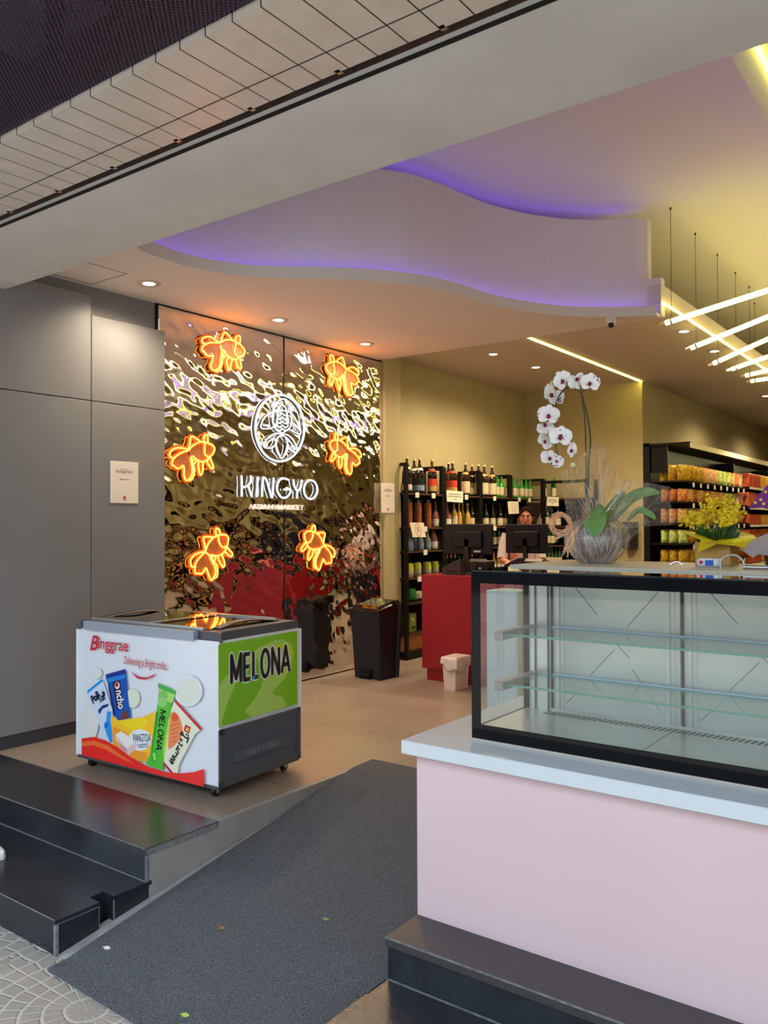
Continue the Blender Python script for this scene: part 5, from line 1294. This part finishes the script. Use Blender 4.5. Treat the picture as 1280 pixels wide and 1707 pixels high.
# second bay, boxes on pale-edged boards
bxm = [mat('noodle_box_%d' % i, c, .45, noise=(26, d)) for i, (c, d) in enumerate((((206, 96, 58), (150, 40, 32)), ((214, 176, 60), (190, 120, 40)), ((170, 56, 44), (206, 120, 70)), ((216, 150, 60), (180, 60, 40))))]
pb = {}
for r_, (z, h) in enumerate(((2.02, .22), (1.70, .24), (1.42, .17), (1.08, .27), (.80, .2))):
    b = MB().box((SNX0+.03, 13.99, z-.03), (SNX1-.05, 16.39, z)).build('shelf_board', M_sh, t)
    MB().box((SNX1-.05, 13.99, z-.035), (SNX1-.044, 16.39, z)).build('ticket_rail', M_seg, b)
    for k in range(8):
        y = 14.14+k*.285; mi = (r_*2+k//3) % 4
        key = (mi, h)
        if key not in pb: o = MB().rbox((-.11, -.12, 0), (.11, .12, h), .01, 1).build('snack_box', bxm[mi], origin=(0, 0, 0)); pb[key] = o
        else: o = pb[key].copy(); COL.objects.link(o)
        o.location = (SNX1-.18, y, z+.001)
        tag(o, '%s snack box, %s in the %s row of the far bay' % (('orange and red', 'yellow', 'dark red', 'amber')[mi], ('first', 'second', 'third', 'fourth', 'fifth', 'sixth', 'seventh', 'eighth')[k], rown[r_]), 'snack box', 'snack boxes in the far bay')

tag(MB().box((SNX1-.03, SNY0+.1, 2.438), (SNX1-.015, 18, 2.449)).build('led_strip', emis('canopy_led_light', (1, .88, .45), 20)), 'LED strip under the canopy of the snack shelf', 'light')
# guessed right-hand shelving, added only for the hammered steel to reflect
t = thing('mirror_fill_shelving', 'guessed shelving with goods along the right wall, added for the hammered steel to reflect', 'shelf', (1.6, 11, 0))
MB().box((1.82, 5.5, 0), (1.89, 19, 1.5)).build('back_panel', M_sh, t)
for z in (.25, .65, 1.05, 1.45): MB().box((1.35, 5.5, z-.03), (1.82, 19, z)).build('shelf_board', M_sh, t)
g = MB(); gm = [PM[k] for k in ('yellow', 'pink', 'red', 'cream', 'gold')]+[M_blk, M_cart, M_woodb, M_gk]
rr = random.Random(9)
for z in (.25, .65, 1.05):
    y = 5.6
    while y < 18.8:
        w = rr.uniform(.12, .3); g.mi = rr.randrange(len(gm)); g.box((1.42, y, z+.001), (1.72, y+w*.9, z+rr.uniform(.14, .28))); y += w
o = g.build('packed_goods', gm, t); o['kind'] = 'stuff'

# ---------------------------------------------------------------- potted orchid in cellophane
OY = 3.27
def OP(px, py, dy=0): return P(px, py, 'y', OY+dy)
base = OP(995, 944); zb = ZB+.001
t = thing('orchid', 'tall arched white orchid with purple spots, its pot wrapped in cellophane, on the display case', 'orchid', (base.x, OY, zb))
M_stem = mat('orchid_stem', (54, 58, 34), .45)
M_leaf = mat('orchid_leaf', (116, 156, 86), .35, noise=(20, (96, 140, 70)))
M_foil = mat('foil_pot', (120, 62, 54), .25, metal=.4, noise=(18, (206, 202, 210)), bump=(30, 1.0))  # pale noise patches paint whitish highlights onto the foil
M_raf = mat('raffia', (236, 192, 150), .7, noise=(50, (222, 166, 116)))
M_petal = bpy.data.materials.new('orchid_petal'); M_petal.use_nodes = True
nt = M_petal.node_tree; b = nt.nodes['Principled BSDF']; b.inputs['Roughness'].default_value = .5; b.inputs['Subsurface Weight'].default_value = .15; b.inputs['Subsurface Radius'].default_value = (.02, .02, .015); b.inputs['Subsurface Scale'].default_value = .2
g_ = nn(nt, 'ShaderNodeNewGeometry'); v = nn(nt, 'ShaderNodeTexVoronoi'); v.inputs['Scale'].default_value = 95; nt.links.new(g_.outputs['Position'], v.inputs['Vector'])
n_ = nn(nt, 'ShaderNodeTexNoise'); n_.inputs['Scale'].default_value = 26; nt.links.new(g_.outputs['Position'], n_.inputs['Vector'])
th = nn(nt, 'ShaderNodeMapRange'); th.inputs[1].default_value = .5; th.inputs[2].default_value = .75; th.inputs[3].default_value = .0; th.inputs[4].default_value = .66; nt.links.new(n_.outputs['Fac'], th.inputs[0])
ls = nn(nt, 'ShaderNodeMath', operation='LESS_THAN'); nt.links.new(v.outputs['Distance'], ls.inputs[0]); nt.links.new(th.outputs[0], ls.inputs[1])
mx = nn(nt, 'ShaderNodeMix', data_type='RGBA'); mx.inputs['A'].default_value = lin((240, 236, 234)); mx.inputs['B'].default_value = lin((96, 22, 66)); nt.links.new(ls.outputs[0], mx.inputs['Factor']); nt.links.new(mx.outputs['Result'], b.inputs['Base Color'])
M_lipf = mat('orchid_lip', (110, 16, 40), .4); M_bud = mat('orchid_bud', (206, 212, 150), .5)
pot = [(.0, 0), (.062, .0), (.095, .03), (.118, .07), (.124, .105), (.112, .145), (.085, .172), (.06, .18)]
MB().lathe([(r*.86, z*.9+.002) for r, z in pot], (base.x, OY, zb), 28).build('foil_pot', M_foil, t, True)
M_cel = bpy.data.materials.new('cellophane'); M_cel.use_nodes = True; nt = M_cel.node_tree; nt.nodes.clear()
tr = nn(nt, 'ShaderNodeBsdfTransparent'); tr.inputs[0].default_value = (.95, .94, .90, 1); gl = nn(nt, 'ShaderNodeBsdfGlossy'); gl.inputs['Roughness'].default_value = .12; df = nn(nt, 'ShaderNodeBsdfDiffuse'); df.inputs[0].default_value = (.85, .78, .62, 1)
g_ = nn(nt, 'ShaderNodeNewGeometry'); n_ = nn(nt, 'ShaderNodeTexNoise'); n_.inputs['Scale'].default_value = 22; n_.inputs['Distortion'].default_value = 1.5; nt.links.new(g_.outputs['Position'], n_.inputs['Vector'])
bp = nn(nt, 'ShaderNodeBump'); bp.inputs['Distance'].default_value = .02; bp.inputs['Strength'].default_value = 1; nt.links.new(n_.outputs['Fac'], bp.inputs['Height']); nt.links.new(bp.outputs[0], gl.inputs['Normal'])
lw_ = nn(nt, 'ShaderNodeLayerWeight'); lw_.inputs[0].default_value = .35; nt.links.new(bp.outputs[0], lw_.inputs['Normal'])
ma = nn(nt, 'ShaderNodeMath', operation='MULTIPLY_ADD'); ma.inputs[1].default_value = .42; ma.inputs[2].default_value = .03; nt.links.new(lw_.outputs['Facing'], ma.inputs[0])
m1 = nn(nt, 'ShaderNodeMixShader'); m1.inputs[0].default_value = .06; nt.links.new(tr.outputs[0], m1.inputs[1]); nt.links.new(df.outputs[0], m1.inputs[2])
m2 = nn(nt, 'ShaderNodeMixShader'); nt.links.new(ma.outputs[0], m2.inputs[0]); nt.links.new(m1.outputs[0], m2.inputs[1]); nt.links.new(gl.outputs[0], m2.inputs[2])
oo = nn(nt, 'ShaderNodeOutputMaterial'); nt.links.new(m2.outputs[0], oo.inputs[0])
def wrap(u, v):
    a = u*2*PI; i = v*(len(pot)-1); k = min(int(i), len(pot)-2); f_ = i-k
    r = pot[k][0]*(1-f_)+pot[k+1][0]*f_; z = pot[k][1]*(1-f_)+pot[k+1][1]*f_
    r = r*1.03+.006*math.sin(a*17+v*5)+.004*math.sin(a*31-v*9)
    return (base.x+r*math.cos(a), OY+r*math.sin(a)*.98, zb+z)
MB().grid(wrap, 100, 22).build('cellophane_wrap', M_cel, t, True)
def sheet(c4, dy0, dy1, amp, seed):
    """crumpled sheet through photo-measured corners: bottom-left, bottom-right, top-right, top-left (depth offsets)"""
    r_ = random.Random(seed); ph = [r_.uniform(0, 6) for _ in range(8)]
    q = [OP(x, y, d) for x, y, d in c4]
    def fn(u, v):
        p = (q[0]*(1-u)+q[1]*u)*(1-v)+(q[3]*(1-u)+q[2]*u)*v
        w = amp*(.3+v)*(math.sin(u*19+ph[0]+3*v)+.6*math.sin(u*37+ph[1])+.5*math.sin(v*17+ph[2]+u*9))
        return p+Vector((0, dy0*(1-v)+dy1*v, 0))+_fw*w*1.4
    return fn
g = MB()
g.grid(sheet([(975, 905, .02), (1012, 900, .06), (1008, 755, .08), (985, 733, .0)], 0, 0, .010, 1), 30, 24)
g.grid(sheet([(955, 900, -.06), (1000, 905, -.08), (1050, 830, -.05), (1003, 740, .02)], 0, 0, .010, 2), 30, 24)
g.grid(sheet([(952, 905, -.02), (985, 905, -.10), (985, 745, -.04), (933, 790, -.02)], 0, 0, .010, 3), 30, 24)
g.grid(sheet([(1000, 905, -.08), (1025, 900, -.02), (1118, 812, .0), (1032, 795, -.04)], 0, 0, .005, 4), 34, 24)
g.grid(sheet([(1015, 905, -.05), (1040, 880, .04), (1124, 875, .03), (1113, 812, -.02)], 0, 0, .004, 5), 34, 24)
g.grid(sheet([(985, 905, -.10), (1030, 915, -.09), (1085, 870, -.07), (1030, 840, -.1)], 0, 0, .009, 6), 28, 20)
g.build('cellophane_sheets', M_cel, t, True)
# white streaks added as thin tubes, imitating highlights on the film
M_streak = mat('film_crease', (236, 232, 224), .15, spec=1, alpha=.55)
g = MB(); r_ = random.Random(21)
for k in range(26):
    x1, y1 = r_.choice([(r_.uniform(936, 1045), r_.uniform(745, 850)), (r_.uniform(1030, 1116), r_.uniform(800, 875)), (r_.uniform(940, 1000), r_.uniform(760, 860))])
    x0, y0 = 985+r_.uniform(-18, 26), 900+r_.uniform(-6, 6); d0, d1 = r_.uniform(-.08, 0), r_.uniform(-.06, .04)
    a_, b_ = r_.uniform(0, .35), r_.uniform(.5, 1); pts = []
    for i in range(7):
        s_ = a_+(b_-a_)*i/6; pts.append(OP(x0+(x1-x0)*s_+r_.uniform(-1.2, 1.2), y0+(y1-y0)*s_, d0+(d1-d0)*s_))
    g.tube(cr(pts, 3), r_.uniform(.0006, .0014), 4)
for k in range(30):
    a0 = r_.uniform(PI, 2*PI)-.3; pts = []
    for i in range(6):
        v = .15+.7*i/5; pts.append(Vector(wrap((a0+.12*math.sin(i+k))/(2*PI), v))*1)
    g.tube(cr(pts, 3), r_.uniform(.0006, .0013), 4)
g.build('film_highlights', M_streak, t, True)
# leaves
def leaf(pts, w, m, name='leaf', up=(0, -1, .3)):
    q = cr(pts, 6); n = len(q); g = MB(); U = Vector(up).normalized(); rows = []
    for i, p in enumerate(q):
        s_ = i/(n-1); tt = (q[min(i+1, n-1)]-q[max(i-1, 0)]).normalized(); side = tt.cross(U).normalized(); ww = w*math.sin(PI*min(1, .08+s_*.92))**.6*(1-.15*s_)
        if i == n-1: ww = .001
        for k in range(5):
            a = (k-2)/2; rows.append(p+side*ww*a-U*.18*ww*(1-a*a))
    g.add(rows, [(i*5+k, i*5+k+1, (i+1)*5+k+1, (i+1)*5+k) for i in range(n-1) for k in range(4)])
    return g.build(name, m, t, True, solid=.0025)
leaf([OP(992, 903, -.10), OP(985, 868, -.12), OP(993, 850, -.13)][::-1]+[], .001, M_leaf)
leaf([OP(991, 846, -.04), OP(993, 860, -.11), OP(992, 878, -.14), OP(991, 895, -.15)], .048, M_leaf)
leaf([OP(985, 895, -.06), OP(974, 880, -.08), OP(968, 868, -.08)], .018, M_leaf)
leaf([OP(1002, 890, .0), OP(1010, 862, .02), OP(1028, 835, .05), OP(1040, 818, .07)], .028, M_leaf)
leaf([OP(1020, 870, -.02), OP(1045, 835, .0), OP(1075, 820, .02), OP(1100, 822, .04)], .026, M_leaf)
leaf([OP(1045, 868, .0), OP(1065, 850, -.02), OP(1085, 858, -.02), OP(1092, 866, -.02)], .014, M_leaf)
# stems
def stem(px, r0, r1, dy=0, nm='stem'):
    q = cr([OP(x, y, d+dy) for x, y, d in px], 6); MB().tube(q, r0, 8, r2=r1).build(nm, M_stem, t, True)
stem([(988, 905, 0), (982, 850, 0), (981, 780, 0), (984, 735, 0), (980, 700, 0), (973, 670, -.01), (968, 655, -.02), (955, 646, -.03), (942, 648, -.04), (932, 660, -.05), (926, 676, -.05), (925, 700, -.04), (924, 715, -.03), (926, 738, -.02), (929, 755, -.02), (938, 773, -.02)], .0042, .0022)
stem([(976, 905, .02), (977, 850, .02), (977, 780, .02), (976, 730, .015), (974, 690, .01), (969, 660, 0)], .0035, .0025, nm='support_cane')
stem([(969, 655, -.02), (975, 650, -.03), (983, 645, -.04)], .002, .0015)
# blossoms
def blossom(px, py, s_, dy, yaw, pit, roll):
    c = OP(px, py, dy); R = Matrix.Rotation(yaw, 3, 'Z') @ Matrix.Rotation(pit, 3, 'X') @ Matrix.Rotation(roll, 3, 'Y')
    g = MB(); g.smooth = True
    def petal(ang, ln, w, cup):
        ca, sa = math.cos(ang), math.sin(ang); vs = []; nu, nv = 7, 5
        for j in range(nu):
            v = j/(nu-1); ww = w*math.sin(PI*(.12+.80*v))**.75
            for i in range(nv):
                u = (i-2)/2; r = ln*v; lx = ww*u
                vs.append(R @ Vector((ca*lx+sa*r, -.002-.25*ln*cup*math.sin(v*PI*.7)+.22*ww*u*u, -sa*lx+ca*r))*s_+c)
        g.add(vs, [(j*nv+i, j*nv+i+1, (j+1)*nv+i+1, (j+1)*nv+i) for j in range(nu-1) for i in range(nv-1)])
    for a in (0, 2.15, -2.15): petal(a, 1.0, .42, .2)
    for a in (1.25, -1.25): petal(a, 1.08, .66, .35)
    o = g.build('blossom', M_petal, t, True)
    l = MB(); l.smooth = True
    l.sphere(c+R @ Vector((0, -.2, -.12))*s_, .2*s_, 8, 6, (1, .8, 1.2)); l.tube([c+R @ Vector((sx*.05, -.16, -.15))*s_, c+R @ Vector((sx*.28, -.34, -.26))*s_] if False else [c+R @ Vector((0, -.18, -.2))*s_, c+R @ Vector((-.26, -.38, -.18))*s_], .06*s_, 6, r2=.03*s_)
    l.tube([c+R @ Vector((0, -.18, -.2))*s_, c+R @ Vector((.26, -.38, -.18))*s_], .06*s_, 6, r2=.03*s_)
    l.build('blossom_lip', M_lipf, o, True)
FY = CYAW*.8
for a in ((984, 638, .040, -.06, -.3, .2, .2), (961, 634, .038, -.05, .5, .3, 2.8), (938, 634, .042, -.06, -.4, .35, -.5), (917, 657, .045, -.05, 1.1, .1, .4), (930, 664, .036, -.03, 2.4, 0, 0), (914, 692, .044, -.09, .25, .1, .1), (909, 712, .036, -.05, .1, -.5, 2.9),
          (934, 728, .045, -.09, .05, .05, .15), (908, 736, .034, -.05, .6, -.1, .8), (954, 750, .034, -.05, -.9, .1, -.4), (916, 764, .038, -.05, .4, -.3, .3), (930, 770, .028, -.04, -.3, -.5, 1.2)):
    blossom(a[0], a[1], a[2], a[3], a[4]+FY*.6, a[5], a[6])
MB().sphere(OP(955, 775, -.04), .012, 10, 8).build('bud', M_bud, t, True)
MB().sphere(OP(919, 640, -.04), .009, 10, 8, (.7, .7, 1.6)).build('bud', M_bud, t, True)
# raffia
g = MB(); rr = random.Random(5)
for k in range(20):
    cx, cy = 934+rr.uniform(-3, 3), 873+rr.uniform(-3, 3); rx, ry = rr.uniform(12, 19), rr.uniform(13, 19); q = []
    for i in range(15):
        a = i/14*2*PI*.86+.6; x = cx+rx*math.cos(a); y = cy-ry*math.sin(a)*.95; q.append(OP(x, y, -.12+.02*math.sin(a+k)))
    q = [OP(955, 884, -.12)]+q+[OP(957, 890, -.12)]; g.tube(cr(q, 2), .0011, 4)
for k in range(16):
    x = rr.uniform(938, 966); g.tube(cr([OP(955+rr.uniform(-3, 3), 886, -.125), OP(950+rr.uniform(-10, 6), 905, -.135), OP(948+rr.uniform(-14, 14), 922+rr.uniform(-8, 8), -.135)], 3), .0011, 4)
for k in range(8):
    g.tube(cr([OP(955, 886, -.125), OP(930+rr.uniform(-6, 6), 896, -.13), OP(920+rr.uniform(-8, 8), 900+rr.uniform(-8, 4), -.13)], 3), .0009, 4)
g.build('raffia_bow', M_raf, t, True)

# ---------------------------------------------------------------- yellow flower pot in a kraft box with yellow paper
KY = 3.36
def KP(px, py, dy=0): return P(px, py, 'y', KY+dy)
c = KP(1192, 944); t = thing('potted_kalanchoe', 'yellow flowering plant in yellow paper, standing in a kraft box on the display case', 'potted plant', (c.x, KY, zb))
a, b_ = KP(1164, 940), KP(1222, 940)
MB().box((a.x, KY-.045, zb), (b_.x, KY+.09, zb+.088)).build('kraft_box', mat('kraft_board', (196, 156, 84), .7, noise=(20, (184, 142, 70))), t)
M_yp = mat('yellow_paper', (232, 206, 20), .45, bump=(14, .3))
g = MB()
def ypaper(pts, cen, fold):
    q = [KP(*p) for p in pts]; ce = KP(*cen); n = len(q)
    mid = [(p+ce)/2+Vector((0, fold*((-1)**i), .006)) for i, p in enumerate(q)]
    vs = [ce]+mid+q; fs = []
    for i in range(n): j = (i+1) % n; fs += [(0, 1+i, 1+j), (1+i, 1+n+i, 1+n+j, 1+j)]
    g.add(vs, fs)
ypaper([(1133, 884, -.02), (1150, 893, -.05), (1168, 900, -.07), (1163, 921, -.08), (1195, 906, -.09), (1228, 910, -.09), (1242, 914, -.08), (1262, 898, -.02), (1256, 892, .05), (1228, 884, .12), (1190, 895, .12), (1172, 889, .1), (1160, 888, .08)], (1195, 903, .0), .012)
g.build('wrapping_paper', M_yp, t, False, solid=.0012)
M_gl = mat('kalanchoe_leaf', (44, 82, 36), .4); M_gs = mat('kalanchoe_stem', (110, 130, 60), .5); M_fy = mat('yellow_petals', (238, 204, 20), .5)
rr = random.Random(12); g = MB(); s2 = MB()
for k in range(26):
    x, y = 1195+rr.uniform(-42, 42), 878+rr.uniform(-12, 18); p = KP(x, y, rr.uniform(-.05, .08)); q0 = KP(1195+(x-1195)*.4, 902, .02)
    d = (p-q0); n = d.cross(Vector((0, 1, 0))).normalized(); w = .018
    m0 = q0+d*.55
    g.add([q0, m0+n*w, p, m0-n*w, m0+Vector((0, -.006, 0))], [(0, 1, 4), (1, 2, 4), (2, 3, 4), (3, 0, 4)])
g.build('leaves', M_gl, t, False, solid=.001)
fl_ = MB(); cl = [(1148, 862), (1160, 860), (1172, 856), (1184, 848), (1195, 858), (1205, 842), (1215, 850), (1222, 860), (1232, 858), (1178, 868), (1205, 866), (1190, 838), (1212, 836), (1226, 846), (1165, 870), (1140, 868), (1183, 834), (1205, 870), (1218, 868), (1155, 868)]
for (x, y) in cl:
    d0 = rr.uniform(-.06, .06); q0 = KP(1195+(x-1195)*.35, 900, .02); s2.tube(cr([q0, KP((x+1195)/2, 880, d0*.6), KP(x, y+2, d0)], 3), .0014, 5)
    for k in range(17):
        p = KP(x+rr.gauss(0, 5.5), y+rr.gauss(0, 4.5), d0+rr.gauss(0, .012)); r = .0105
        nrm = Vector((rr.uniform(-.6, .3), -1, rr.uniform(-.1, .9))).normalized(); u = nrm.orthogonal().normalized(); v = nrm.cross(u); ph = rr.uniform(0, 1)
        ring = []
        for i in range(8):
            aa = i*PI/4+ph; ra = r if i % 2 == 0 else r*.45; ring.append(p+(u*math.cos(aa)+v*math.sin(aa))*ra+nrm*(.002 if i % 2 == 0 else 0))
        fl_.add([p-nrm*.002]+ring, [(0, 1+i, 1+(i+1) % 8) for i in range(8)])
s2.build('stems', M_gs, t); f_ = fl_.build('flowers', M_fy, t, False, solid=.0008); f_['kind'] = 'stuff'
# purple wrapped plant and grey wrapping at the right edge
t = thing('wrapped_gift_plant', 'purple paper wrap with yellow dots at the right edge behind the display case', 'wrapped plant', (KP(1290, 900).x, 3.45, zb))
q = [P(x, y, 'y', 3.45+d) for x, y, d in ((1247, 848, 0), (1262, 828, -.02), (1281, 806, 0), (1330, 800, .03), (1345, 850, .03), (1300, 930, 0), (1285, 850, -.04), (1270, 846, -.03))]
ce = P(1290, 838, 'y', 3.40); g = MB(); g.add([ce]+q, [(0, 1+i, 1+(i+1) % 8) for i in range(8)]); g.build('purple_paper', mat('purple_paper', (128, 52, 140), .45), t, solid=.0015)
g = MB()
for x, y in ((1269, 833), (1277, 820), (1274, 840), (1260, 838), (1290, 830)):
    p = P(x, y, 'y', 3.425-.012*(x > 1265)); g.sphere(p+Vector((0, -.012, 0)), .006, 8, 5, (1, .3, 1))
g.build('yellow_dots', mat('dot_yellow', (230, 190, 60), .5), t)
q = [P(x, y, 'y', 3.30+d) for x, y, d in ((1232, 914, 0), (1262, 897, .02), (1282, 888, 0), (1340, 880, .0), (1340, 930, 0), (1282, 926, -.03), (1262, 924, -.02), (1255, 930, -.01))]
ce = P(1285, 908, 'y', 3.25); g = MB(); g.add([ce]+q, [(0, 1+i, 1+(i+1) % 8) for i in range(8)]); g.build('grey_paper', mat('grey_paper', (182, 170, 166), .5), t, solid=.0015)
p = P(1300, 935, 'y', 3.42); MB().lathe([(.05, 0), (.07, .12), (.065, .12), (.045, .004)], (p.x, 3.42, zb), 16).build('pot', mat('pot_dark', (70, 50, 60), .5), t)

# ---------------------------------------------------------------- cashier
t = thing('person', 'person with dark pulled-back hair and light top standing behind the right monitor', 'person', (-4.12, 8.05, 0))
M_skin = mat('skin', (196, 128, 98), .5); M_hair = mat('hair_dark', (24, 13, 10), .9, spec=.05); M_shirt = mat('light_shirt', (206, 192, 190), .8); M_trou = mat('dark_trousers', (36, 36, 44), .8)
px_, py_ = -4.12, 8.05
face = Vector((math.sin(math.radians(24)), -math.cos(math.radians(24)), 0)); side = Vector((0, 0, 1)).cross(face); 
def B(a, f_, z): return Vector((px_, py_, 0))+side*a+face*f_+Vector((0, 0, z))
def skinmesh(name, verts, edges, radii, m, parent, lvl=2):
    po = ORI[parent.name]; me = bpy.data.meshes.new(name); me.from_pydata([v-po for v in verts], edges, []); me.update()
    ob = bpy.data.objects.new(name, me); COL.objects.link(ob); sk = ob.modifiers.new('skin', 'SKIN'); sk.use_smooth_shade = True
    for i, r in enumerate(radii): me.skin_vertices[0].data[i].radius = r if isinstance(r, tuple) else (r, r)
    me.skin_vertices[0].data[0].use_root = True
    ss = ob.modifiers.new('sub', 'SUBSURF'); ss.levels = lvl; ss.render_levels = lvl
    me.materials.append(m); ob.parent = parent; ORI[ob.name] = po; return ob
vs, es, rs = [], [], []
def jt(p, r, par=None):
    vs.append(p); rs.append(r); i = len(vs)-1
    if par is not None: es.append((par, i))
    return i
pel = jt(B(0, 0, .88), (.15, .10)); w1 = jt(B(0, 0, 1.02), (.13, .09), pel); ch = jt(B(0, .01, 1.20), (.15, .10), w1); nk = jt(B(.03, .01, 1.35), (.06, .055), ch); hd0 = jt(B(.045, .02, 1.42), (.045, .045), nk)
fing = []
for s_ in (-1, 1):
    sh = jt(B(.15*s_, .01, 1.30), .055, ch); el_ = jt(B(.20*s_, .08, 1.06), .042, sh); wr = jt(B(.13*s_, .30, 1.05), .027, el_); pm_ = jt(B(.12*s_, .36, 1.045), (.036, .016), wr)
    for k in range(4):
        o_ = (k-1.5)*.018; a_ = jt(B(.12*s_+o_, .395, 1.042), .0085, pm_); b1 = jt(B(.12*s_+o_, .42+.006*(k in (1, 2)), 1.03), .0078, a_); jt(B(.12*s_+o_, .435+.008*(k in (1, 2)), 1.012), .007, b1)
    th_ = jt(B(.12*s_-.04*s_, .36, 1.04), .010, pm_); jt(B(.12*s_-.055*s_, .385, 1.03), .0085, th_)
    hp = jt(B(.09*s_, 0, .80), .085, pel); kn = jt(B(.10*s_, .02, .46), .058, hp); an = jt(B(.10*s_, -.01, .10), .038, kn); jt(B(.10*s_, .12, .04), .035, an)
body = skinmesh('body', vs, es, rs, M_skin, t, 2)
# head
bm = bmesh.new(); bmesh.ops.create_icosphere(bm, subdivisions=5, radius=1)
hc = B(.05, .03, 1.518)
for v in bm.verts:
    x, y, z = v.co            # x side, y face direction, z up
    X, Y, Z = x*.074, y*.092, z*.115
    if z < 0: X *= 1-.36*(-z)**1.4; Y *= 1-.10*(-z)
    if y > .2: Y -= .008*(y-.2)
    f = y > 0
    def gs(cx, cz, sx_, sz_): return math.exp(-((X-cx)/sx_)**2-((Z-cz)/sz_)**2) if f else 0
    Y += .020*gs(0, -.018, .010, .020)+.008*gs(0, .006, .008, .02)-.009*gs(.031, .008, .016, .011)-.009*gs(-.031, .008, .016, .011)+.005*gs(0, .028, .045, .008)+.006*gs(0, -.054, .02, .007)-.004*gs(0, -.061, .02, .003)+.006*gs(0, -.088, .02, .012)+.004*gs(.04, -.02, .02, .02)+.004*gs(-.04, -.02, .02, .02)
    p = hc+side*X+face*Y+Vector((0, 0, Z)); v.co = p
g = MB(); bm.verts.index_update(); g.add([v.co for v in bm.verts], [[v.index for v in f.verts] for f in bm.faces]); bm.free(); g.smooth = True
for s_ in (-1, 1): g.sphere(hc+side*.074*s_+face*-.005+Vector((0, 0, -.005)), .022, 10, 8, (.35, .7, 1.2))
g.build('head', M_skin, t, True)
def H(a, f_, z): return hc+side*a+face*f_+Vector((0, 0, z))
for s_ in (-1, 1):
    MB().sphere(H(.030*s_, .0775, .007), .0105, 10, 8, (1.2, .7, .6)).build('eye', mat('eye_white', (220, 210, 205), .3) if s_ < 0 else bpy.data.materials['eye_white'], t, True)
    MB().sphere(H(.030*s_, .0835, .007), .0055, 8, 6).build('iris', mat('iris_dark', (30, 18, 14), .2) if s_ < 0 else bpy.data.materials['iris_dark'], t, True)
    MB().tube(cr([H(.014*s_, .092, .025), H(.032*s_, .090, .031), H(.050*s_, .075, .025)], 4), .0028, 6).build('eyebrow', M_hair, t, True)
    MB().tube(cr([H(.016*s_, .0845, .010), H(.030*s_, .0875, .0155), H(.044*s_, .078, .010)], 4), .0016, 6).build('eyelid', M_hair, t, True)
MB().tube(cr([H(-.024, .079, -.056), H(-.008, .088, -.052), H(.008, .088, -.052), H(.024, .079, -.056)], 4), .0042, 6).build('lips', mat('lips', (150, 70, 62), .4), t, True)
g = MB(); g.smooth = True; vs_ = []; nu, nv = 24, 14
for j in range(nv):
    for i in range(nu):
        a = 2*PI*i/nu; el_ = j/(nv-1)*2.15; X = math.sin(el_)*math.cos(a); Y = math.sin(el_)*math.sin(a); Z = math.cos(el_)
        if Y > 0: lim = 1.15+.0; 
        e2 = el_*(1-.58*max(0, math.sin(a))**1.1); X = math.sin(e2)*math.cos(a); Y = math.sin(e2)*math.sin(a); Z = math.cos(e2)
        vs_.append(H(X*.080, Y*.099-.004, Z*.121+.003))
g.add(vs_, [(j*nu+i, j*nu+(i+1) % nu, (j+1)*nu+(i+1) % nu, (j+1)*nu+i) for j in range(nv-1) for i in range(nu)])
g.sphere(H(0, -.11, .0), .04, 12, 8); g.build('hair', M_hair, t, True)
MB().lathe([(.20, .0), (.18, .12), (.17, .25), (.20, .40), (.20, .45), (.15, .50), (.075, .535), (.065, .545)], (px_, py_, .86), 28, 1, .62, cap=False).build('shirt', M_shirt, t, True, solid=.006)
for s_ in (-1, 1): MB().tube([B(.145*s_, .01, 1.335), B(.185*s_, .03, 1.22), B(.205*s_, .08, 1.08)], .066, 14, r2=.056).build('sleeve', M_shirt, t, True)
MB().lathe([(.11, 0), (.115, .35), (.13, .7)], (B(.10, 0, 0).x, B(.1, 0, 0).y, .09), 14).build('trouser_leg', M_trou, t, True)
MB().lathe([(.11, 0), (.115, .35), (.13, .7)], (B(-.10, 0, 0).x, B(-.1, 0, 0).y, .09), 14).build('trouser_leg', M_trou, t, True)
MB().lathe([(.19, 0), (.20, .12), (.19, .22)], (px_, py_, .74), 20, 1, .62).build('trouser_top', M_trou, t, True)
